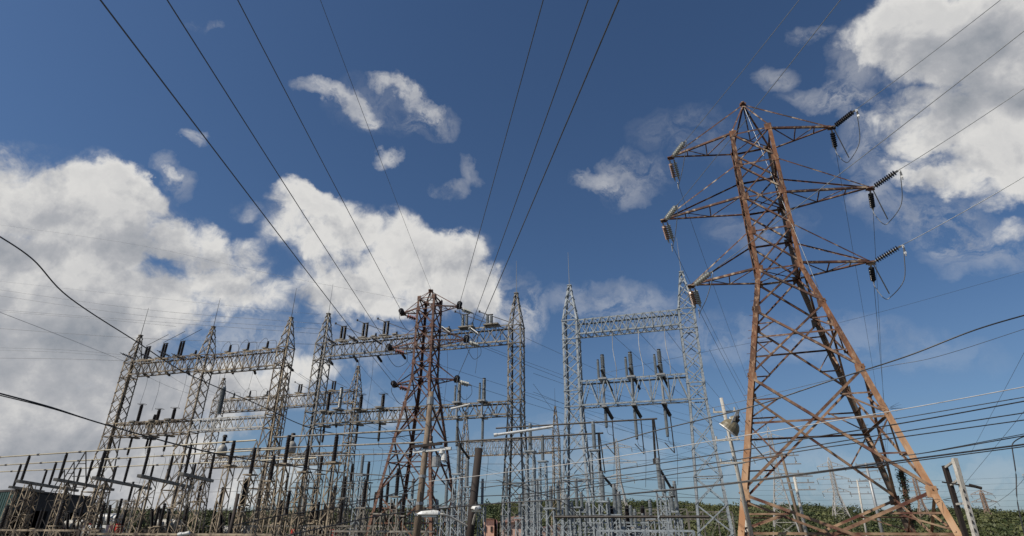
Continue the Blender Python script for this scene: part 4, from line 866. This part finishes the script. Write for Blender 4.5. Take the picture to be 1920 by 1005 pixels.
# pole behind the tall tower leg, H-frame poles, gooseneck, far poles
a, b = at(1405, 1003, 27), at(1396, 953, 27); pole('stub_pole', ground_of(a, b), b, .2, .13, CONC, 'pale tapered concrete stub just right of the tall tower left leg')
a, b = at(1829, 1003, 19), at(1789, 859, 19); hf = thing('double_pole', ground_of(a, b), 'white square concrete pole strutted to a dark post at the lower right', 'pole')
g = MB(); g.bar(ground_of(a, b), b, .135, .12); g.build('white_pole', CONC, hf)
a2, b2 = at(1809, 1000, 20), at(1771, 873, 20); g = MB(); g.bar(ground_of(a2, b2), b2, .12, .13); g.build('dark_post', WOODD, hf)
for q, q2 in ((.965, .97), (.72, .70), (.40, .42)):
    g = MB(); g.bar(a.lerp(b, q), a2.lerp(b2, q2), .06); g.build('strut', CONC, hf)
g = MB(); q = a.lerp(b, .66); g.bar(q-E1*.5+UP*.05, q+E1*.5-UP*.15, .04); g.cyl(q+E1*.2-UP*.05, q+E1*.5-UP*.15, .045); g.build('cross_insulator', FITD, hf)
g = MB()
for k_ in range(6): q = a.lerp(b, .06+.1*k_); g.box(q-E2*.08-E1*.01, .035, .02, .09, YAW)
g.build('pole_holes', FITD, hf)
gp = thing('gooseneck_pole', at(1912, 1003, 17), 'thin black gooseneck pole at the right edge of the picture', 'pole'); P_ = [at(1913, 1003, 17)-UP*1.6, at(1911, 960, 17), at(1905, 890, 17), at(1899, 848, 17), at(1898, 834, 17), at(1906, 825, 17), at(1922, 818, 17), at(1950, 812, 17)]
g = MB(); g.tube(spline(P_, 6), .015, 8); g.build('shaft', WIRK, gp, True)
FP = [((1655, 1003), (1623, 868), 62, .17, FIT, 'tall pale grey steel pole with bent arms seen through the tall tower'), ((1625, 1003), (1607, 900), 70, .12, CONC, 'shorter pale pole left of the grey steel pole'), ((1505, 1003), (1465, 850), 50, .14, WOOD, 'grey wooden pole left of the far lattice towers, seen through the tall tower'), ((1512, 1003), (1488, 890), 46, .13, CONC, 'pale concrete pole with small crossarms next to the grey wooden pole'), ((430, 1003), (447, 926), 30, .1, WOODD, 'lone short grey pole standing left of the middle gantry')]
for (q0, q1, Y, r, m_, lab) in FP:
    a, b = at(*q0, Y), at(*q1, Y+.3); t = pole('utility_pole', ground_of(a, b), b, r, r*.75, m_, lab)
    if Y >= 45 and r > .11:
        for i, k_ in enumerate((.97, .86, .74)):
            q = a.lerp(b, k_); g = MB(); g.bar(q-E1*1.0, q+E1*1.3+UP*(.25 if r > .16 else 0), .09); [g.cyl(q+E1*x, q+E1*x+UP*.25, .05, n=6) for x in (-.9, .9)]; g.build('crossarm', FIT, t)
# ivy-grown post inside the tall tower
a, b = at(1710, 985, 33), at(1689, 882, 33); iv = thing('ivy_covered_post', ground_of(a, b), 'post thickly covered with dark climbing leaves behind the tall tower right legs', 'plant')
g = MB(); g.bar(ground_of(a, b), b, .16); g.build('post', RUST2, iv); g = MB()
for i in range(110): q = a.lerp(b, random.random()**1.2); leaf_ball(g, q+Vector((random.gauss(0, .07), random.gauss(0, .07), 0)), .17, .3, 16, .045)
g.build('leaves', LEAFV, iv)
# nearer trees and bushes at the left behind the yard
def tree(x, y, h, r, label, n=60, sz=.22):
    t = thing('tree', (x, y, 0), label, 'tree', 'trees behind the left yard'); g = MB(); g.cyl((x, y, 0), (x+.2, y, h*.6), .22, .1, n=8)
    for i in range(5): an = random.uniform(0, 6.28); g.cyl((x+.1, y, h*(.3+.06*i)), (x+math.cos(an)*r*.6, y+math.sin(an)*r*.6, h*(.6+.06*i)), .08, .03, n=6)
    g.build('trunk', BARK, t); g = MB()
    for i in range(n):
        d = Vector((random.gauss(0, 1), random.gauss(0, 1), random.gauss(0, 1))).normalized()*random.uniform(.3, 1)*r; leaf_ball(g, Vector((x, y, h-r*.85))+Vector((d.x, d.y, d.z*.8)), r*.3, r*.24, 40, sz)
    g.build('crown', LEAF, t)
for i, (u, v, Y, r) in enumerate([(262, 962, 110, 3.2), (325, 964, 120, 3.4), (345, 960, 118, 3.0), (385, 957, 115, 4.0), (430, 965, 120, 3.2), (455, 962, 112, 3.2)]):
    p = at(u, v, Y); tree(p.x, p.y, p.z, r, '%s round green tree behind the left yard' % nth(i, 6))

# ------------------------------------------------------------------ far transmission towers
def far_tower(u, v, h, arms, m, label, short, w0=3.2, wt=.7, zw=.55):
    p = top(u, v, h); x, y = p.x, p.y; t = thing('lattice_tower', (x, y, 0), label, 'transmission tower', 'far transmission towers'); c = Vector((x, y, 0)); s = y/110; lw = max(.14, .13*s); bw = max(.085, .08*s)
    yw = random.uniform(-.6, .2); a1 = Vector((math.cos(yw), math.sin(yw), 0)); a2 = Vector((-a1.y, a1.x, 0)); zc = h*zw; zt = h*.93
    W_ = lambda z: (wt+(w0-wt)*(1-z/zc)) if z < zc else wt*(1-.25*(z-zc)/(zt-zc))
    K = lambda a, b, z: c+(a1*a+a2*b)*W_(z)+UP*z; sg = [(-1, -1), (1, -1), (1, 1), (-1, 1)]
    zs = [0]; 
    while zs[-1] < zt: zs.append(min(zt, zs[-1]+max(1.1, W_(zs[-1])*1.25)))
    for a, b in sg: g = MB(); g.bar(K(a, b, 0), K(a, b, zc), lw); g.bar(K(a, b, zc), K(a, b, zt), lw*.8); g.bar(K(a, b, zt), c+UP*h, bw); g.build('leg', m, t)
    g = MB()
    for z0, z1 in zip(zs, zs[1:]):
        for j in range(4):
            P, Q = sg[j], sg[(j+1) % 4]; g.bar(K(*P, z0), K(*Q, z1), bw, bw*.5, False); g.bar(K(*Q, z0), K(*P, z1), bw, bw*.5, False); g.bar(K(*P, z0), K(*Q, z0), bw, bw*.5, False)
    g.build('bracing', m, t)
    for ai, (za, L) in enumerate(arms):
        for sd_ in (-1, 1):
            z = h*za; tp = c+a1*sd_*L+UP*z; g = MB(); g.bar(K(sd_, -1, z), tp, bw); g.bar(K(sd_, 1, z), tp, bw); g.bar(K(sd_, -1, z+1.6), tp+UP*.05, bw*.8); g.bar(K(sd_, 1, z+1.6), tp+UP*.05, bw*.8)
            g.bar(K(sd_, 1, z).lerp(tp, .5), K(sd_, -1, z+1.6).lerp(tp, .5), bw*.7); g.build('crossarm', m, t)
            disc_string(tp-UP*.1, tp-UP*2.0-Vector((0, .9, 0)), PORG, 'string on the %s %s arm of the %s' % (('top', 'middle', 'bottom')[ai], 'left' if sd_ < 0 else 'right', short), 'strings on the far towers', r=.16, gap=.2, n=6)
    return c
far_tower(1155, 822, 34, [(.90, 5.5), (.74, 7), (.58, 5.5)], FARST, 'pale far lattice tower, seen through the grey gantry', 'far tower behind the grey gantry', w0=4)
far_tower(1440, 800, 31, [(.88, 4.6), (.72, 5.6), (.56, 4.6)], FARST, 'far lattice tower, just right of the tall tower left leg', 'far tower beside the tall tower left leg', w0=3.6)
far_tower(1553, 857, 28, [(.88, 4.6), (.72, 5.6), (.56, 4.6)], FARST, 'far lattice tower, in the centre of the tall tower opening', 'far tower centred in the tall tower opening', w0=3.8)
far_tower(1712, 890, 24, [(.88, 4.4), (.74, 5.4), (.6, 4.4)], FARRU, 'far rusty lattice tower, behind the ivy covered post', 'far rusty tower behind the ivy', w0=3.6)
far_tower(1838, 918, 20, [(.9, 4.4), (.74, 5.0)], FARRU, 'small far rusty lattice tower, right of the white square pole', 'small far tower right of the white pole', w0=3.2)
far_tower(1935, 872, 24, [(.86, 5.0), (.7, 5.6)], FARST, 'far lattice tower, cut by the right edge', 'far tower cut by the right edge', w0=3)
# little far gantry frames and posts behind the left yard
for i, (u, v, Y) in enumerate([(205, 938, 90), (222, 940, 92), (1165, 962, 70), (1290, 960, 72), (1210, 955, 75), (800, 960, 80)]):
    p = at(u, v, Y); g = MB(); c = Vector((p.x, p.y, 0)); n_ = 4
    for k_ in range(n_): g.bar(c+E1*k_*1.6, c+E1*k_*1.6+UP*p.z, .12)
    for q in (1, .8): g.bar(c+UP*p.z*q, c+E1*(n_-1)*1.6+UP*p.z*q, .1)
    for k_ in range(n_-1): g.bar(c+E1*k_*1.6+UP*p.z*.8, c+E1*(k_+1)*1.6+UP*p.z, .07); g.bar(c+E1*k_*1.6, c+E1*(k_+1)*1.6+UP*p.z*.8, .07)
    tag(g.build('steel_frame', TANG), '%s small far steel frame standing low behind the yard' % nth(i, 6), 'frame', 'far steel frames')

# ------------------------------------------------------------------ cables and lines by their course
LW = 'thin lines coming in from the left edge'
for i, (P, r) in enumerate([([(-40, 416, 62), (250, 458, 56), (500, 512, 52), (760, 562, 48)], .008), ([(-40, 538, 66), (270, 580, 60), (612, 608, 52)], .013), ([(-40, 549, 66), (270, 592, 60), (612, 618, 52)], .013), ([(-40, 578, 64), (330, 606, 58), (600, 626, 50)], .013), ([(-40, 581, 60), (180, 598, 58), (330, 612, 56)], .011),
        ([(-40, 613, 62), (260, 634, 58), (600, 646, 50)], .015), ([(-40, 651, 60), (120, 656, 59), (250, 667, 57)], .012), ([(-40, 655, 60), (120, 661, 59), (248, 671, 57)], .010), ([(-40, 671, 58), (120, 673, 57), (246, 677, 57)], .015), ([(-40, 523, 70), (300, 560, 60), (600, 590, 54)], .008)]):
    pxwire(P, r, WIRE, '%s thin line counted from the top, coming in from the left edge' % ('topmost' if i == 0 else ORD[i]), LW)
pxwire([(-30, 425, 14), (60, 485, 16), (130, 558, 18), (255, 640, 22), (350, 700, 25), (485, 759, 28), (585, 803, 30), (700, 822, 32), (800, 812, 33)], .022, WIRK, 'black sagging cable from the left edge diving across the left gantry', None, 'cable', 'cable')
pxwire([(-30, 574, 30), (120, 632, 38), (235, 678, 52)], .012, WIRE, 'single thin line sloping down to the left gantry left mast', None)
for i, dv in enumerate((0, 4)):
    pxwire([(-30, 730+dv, 14), (90, 762+dv*.5, 15.5), (200, 797, 17), (380, 845+dv*.2, 20), (523, 870, 23), (620, 884, 25), (760, 894, 24)], .02-.006*i, WIRK, ('upper' if not i else 'lower')+' strand of the black twin cable sagging across the lower left', 'black twin cable at the lower left', 'cable', 'cable')
RC = 'street cables crossing the lower right'
pxwire([(1960, 580, 13), (1830, 618, 13.5), (1700, 668, 14.5), (1560, 713, 15.5), (1400, 765, 17), (1223, 809, 19), (1122, 836, 20), (1000, 850, 22)], .018, WIRK, 'thick dark cable entering high at the right and crossing the tall tower', RC, 'cable', 'cable')
pxwire([(1960, 604, 16), (1760, 668, 17), (1640, 692, 18), (1400, 750, 20), (1320, 768, 21)], .008, WIRE, 'thin line close under the high thick cable at the right', RC)
pxwire([(1960, 718, 12), (1700, 766, 13), (1400, 816, 15), (1120, 862, 18), (930, 888, 20), (800, 903, 22)], .010, WIRP, 'white cable crossing the tall tower and grey gantry', RC, 'cable', 'cable')
for i, (P, r) in enumerate([([(1960, 738, 12), (1700, 782, 13.5), (1680, 785, 13.6)], .010), ([(1960, 745, 12), (1700, 792, 13), (1500, 824, 14), (1380, 846, 15), (1120, 886, 18), (900, 915, 20)], .014), ([(1960, 768, 12), (1700, 808, 13), (1500, 840, 14), (1380, 862, 15), (1120, 897, 18), (940, 915, 19)], .012), ([(1960, 782, 12), (1700, 818, 13), (1500, 846, 14), (1380, 870, 15), (1120, 912, 18), (960, 936, 20)], .012),
        ([(1960, 806, 13), (1740, 848, 14), (1715, 851, 14)], .009), ([(1960, 810, 13), (1760, 845, 14), (1690, 855, 14.5)], .012)]):
    pxwire(P, r, WIRK, '%s of the dark cables between the white cable and the thickest black cable' % ('topmost' if i == 0 else ORD[i]), RC, 'cable', 'cable')
for i, dv in enumerate((0, 4)):
    pxwire([(1960, 828+dv, 11.5), (1700, 862+dv, 12.5), (1560, 881+dv*.6, 13), (1400, 902+dv*.5, 14), (1260, 918+dv*.3, 15), (1060, 936, 17), (930, 944, 18), (740, 963, 18), (640, 982, 17), (540, 1004, 16)], .017-.006*i, WIRK, ('upper' if not i else 'lower')+' strand of the thickest black cable running right across the foot of the picture', RC, 'cable', 'cable')
pxwire([(1960, 498, 60), (1640, 588, 60), (1440, 636, 60), (1320, 660, 60), (1130, 700, 60)], .014, WIRE, 'lone thin line rising to the right edge behind the tall tower', None)
for i, P in enumerate([[(1960, 585, 36), (1905, 690, 42), (1820, 850, 60)], [(1960, 715, 34), (1905, 790, 40), (1790, 930, 60)], [(1960, 845, 36), (1880, 935, 46), (1750, 1000, 60)]]):
    pxwire(P, .012, WIRE, '%s of the steep thin lines dropping at the right edge' % ('upper', 'middle', 'lower')[i], 'steep thin lines at the right edge')
TH = 'fine far lines low over the hills'
k_ = 0
for i in range(9):
    v = 905+i*9; pxwire([(1400, v+6, 75), (1600, v+2+i, 80), (1960, v-12+i*2, 85)], .010, WIRE, '%s fine far line from the top over the right hills' % ORD[i].replace('leftmost', 'first'), TH)
for i, (u0, v0, u1, v1) in enumerate([(1000, 700, 1330, 800), (985, 740, 1350, 860), (985, 790, 1360, 870), (1000, 735, 1380, 868), (1330, 655, 1420, 830), (1060, 900, 1400, 815), (1000, 915, 1400, 858), (990, 880, 1380, 905), (560, 700, 900, 905), (690, 790, 1000, 915), (620, 770, 980, 900), (1000, 720, 1130, 880)]):
    pxwire([(u0, v0, 46), ((u0+u1)/2, (v0+v1)/2+6, 60), (u1, v1, 80)], .013, WIRE, '%s thin slanting line from the left behind the gantries' % ORD[i].replace('leftmost', 'first'), 'thin slanting lines behind the gantries')
# foreground bundles low in the middle
for i, P in enumerate([[(440, 985, 16), (520, 968, 17), (640, 950, 18), (740, 925, 20), (790, 905, 23)], [(450, 960, 20), (560, 950, 21), (700, 935, 22), (785, 918, 23)], [(790, 965, 22), (860, 935, 22), (1000, 925, 20), (1130, 905, 18)], [(550, 905, 24), (700, 900, 24), (800, 880, 24)], [(930, 900, 20), (1010, 925, 20), (1060, 945, 22), (1110, 990, 24)]]):
    pxwire(P, .014, WIRK, '%s dark service cable tangled around the leaning wooden pole' % ORD[i].replace('leftmost', 'first'), 'service cables at the wooden pole', 'cable', 'cable')
for i, (u0, v0, u1, v1, Y) in enumerate([(230, 905, 640, 880, 44), (250, 925, 700, 905, 42), (440, 935, 820, 922, 38), (560, 868, 860, 850, 40), (600, 915, 1000, 895, 40), (700, 948, 1060, 936, 36), (640, 842, 960, 838, 42), (880, 870, 1300, 858, 38), (900, 905, 1380, 890, 36), (960, 950, 1300, 948, 34), (1000, 880, 1310, 930, 40), (1040, 915, 1390, 935, 36)]):
    pxwire([(u0, v0, Y), ((u0+u1)/2, (v0+v1)/2+5, Y-1), (u1, v1, Y-2)], .012, WIRE, '%s low level line from the left running through the yard equipment' % ORD[i].replace('leftmost', 'first'), 'low lines through the yard equipment')
# white tubular line covers clipped over cables
for (P, lab) in [([(926, 816, 22), (984, 808, 22), (1037, 800, 22)], 'long white line cover in front of the middle gantry right mast'), ([(845, 767, 30), (881, 758, 30)], 'short white line cover right of the smaller rusty tower'), ([(334, 1003, 20), (355, 999, 20)], 'white line cover at the bottom edge, left')]:
    pts = [at(*p) for p in P]; g = MB()
    for a, b in zip(pts, pts[1:]): g.cyl(a, b, .05, n=10)
    g.cyl(pts[0], pts[0]+(pts[1]-pts[0]).normalized()*.12, .065, n=10); tag(g.build('line_cover', LAMPW), lab, 'line cover', 'white line covers')
# vertical drop leads around the gantries
dr = [(278, 700, 760, 0), (300, 712, 770, 0), (352, 690, 765, 0), (415, 690, 860, 1), (668, 660, 745, 0), (700, 655, 775, 0), (838, 650, 760, 0), (893, 640, 700, 0), (345, 800, 930, 0), (393, 800, 870, 0), (320, 850, 960, 0), (475, 680, 735, 1), (290, 850, 950, 0), (500, 870, 980, 0), (645, 860, 960, 0), (700, 840, 905, 0)]
for i, (u, v0, v1, rw) in enumerate(sorted(dr)):
    r0 = (G1 if u < 560 else G2)[0]; p = on_row(u, v0, (r0[0], r0[1]-.7)); z1 = hat(p.x, p.y, v1); q = Vector((p.x, p.y, z1)); wire(spline([p, p.lerp(q, .4)+E1*.15, q], 6), .013, WIRE, '%s thin vertical drop lead from the left among the left and middle gantries' % ORD[i], 'drop leads of the left and middle gantries', 'drop_lead', 'cable')
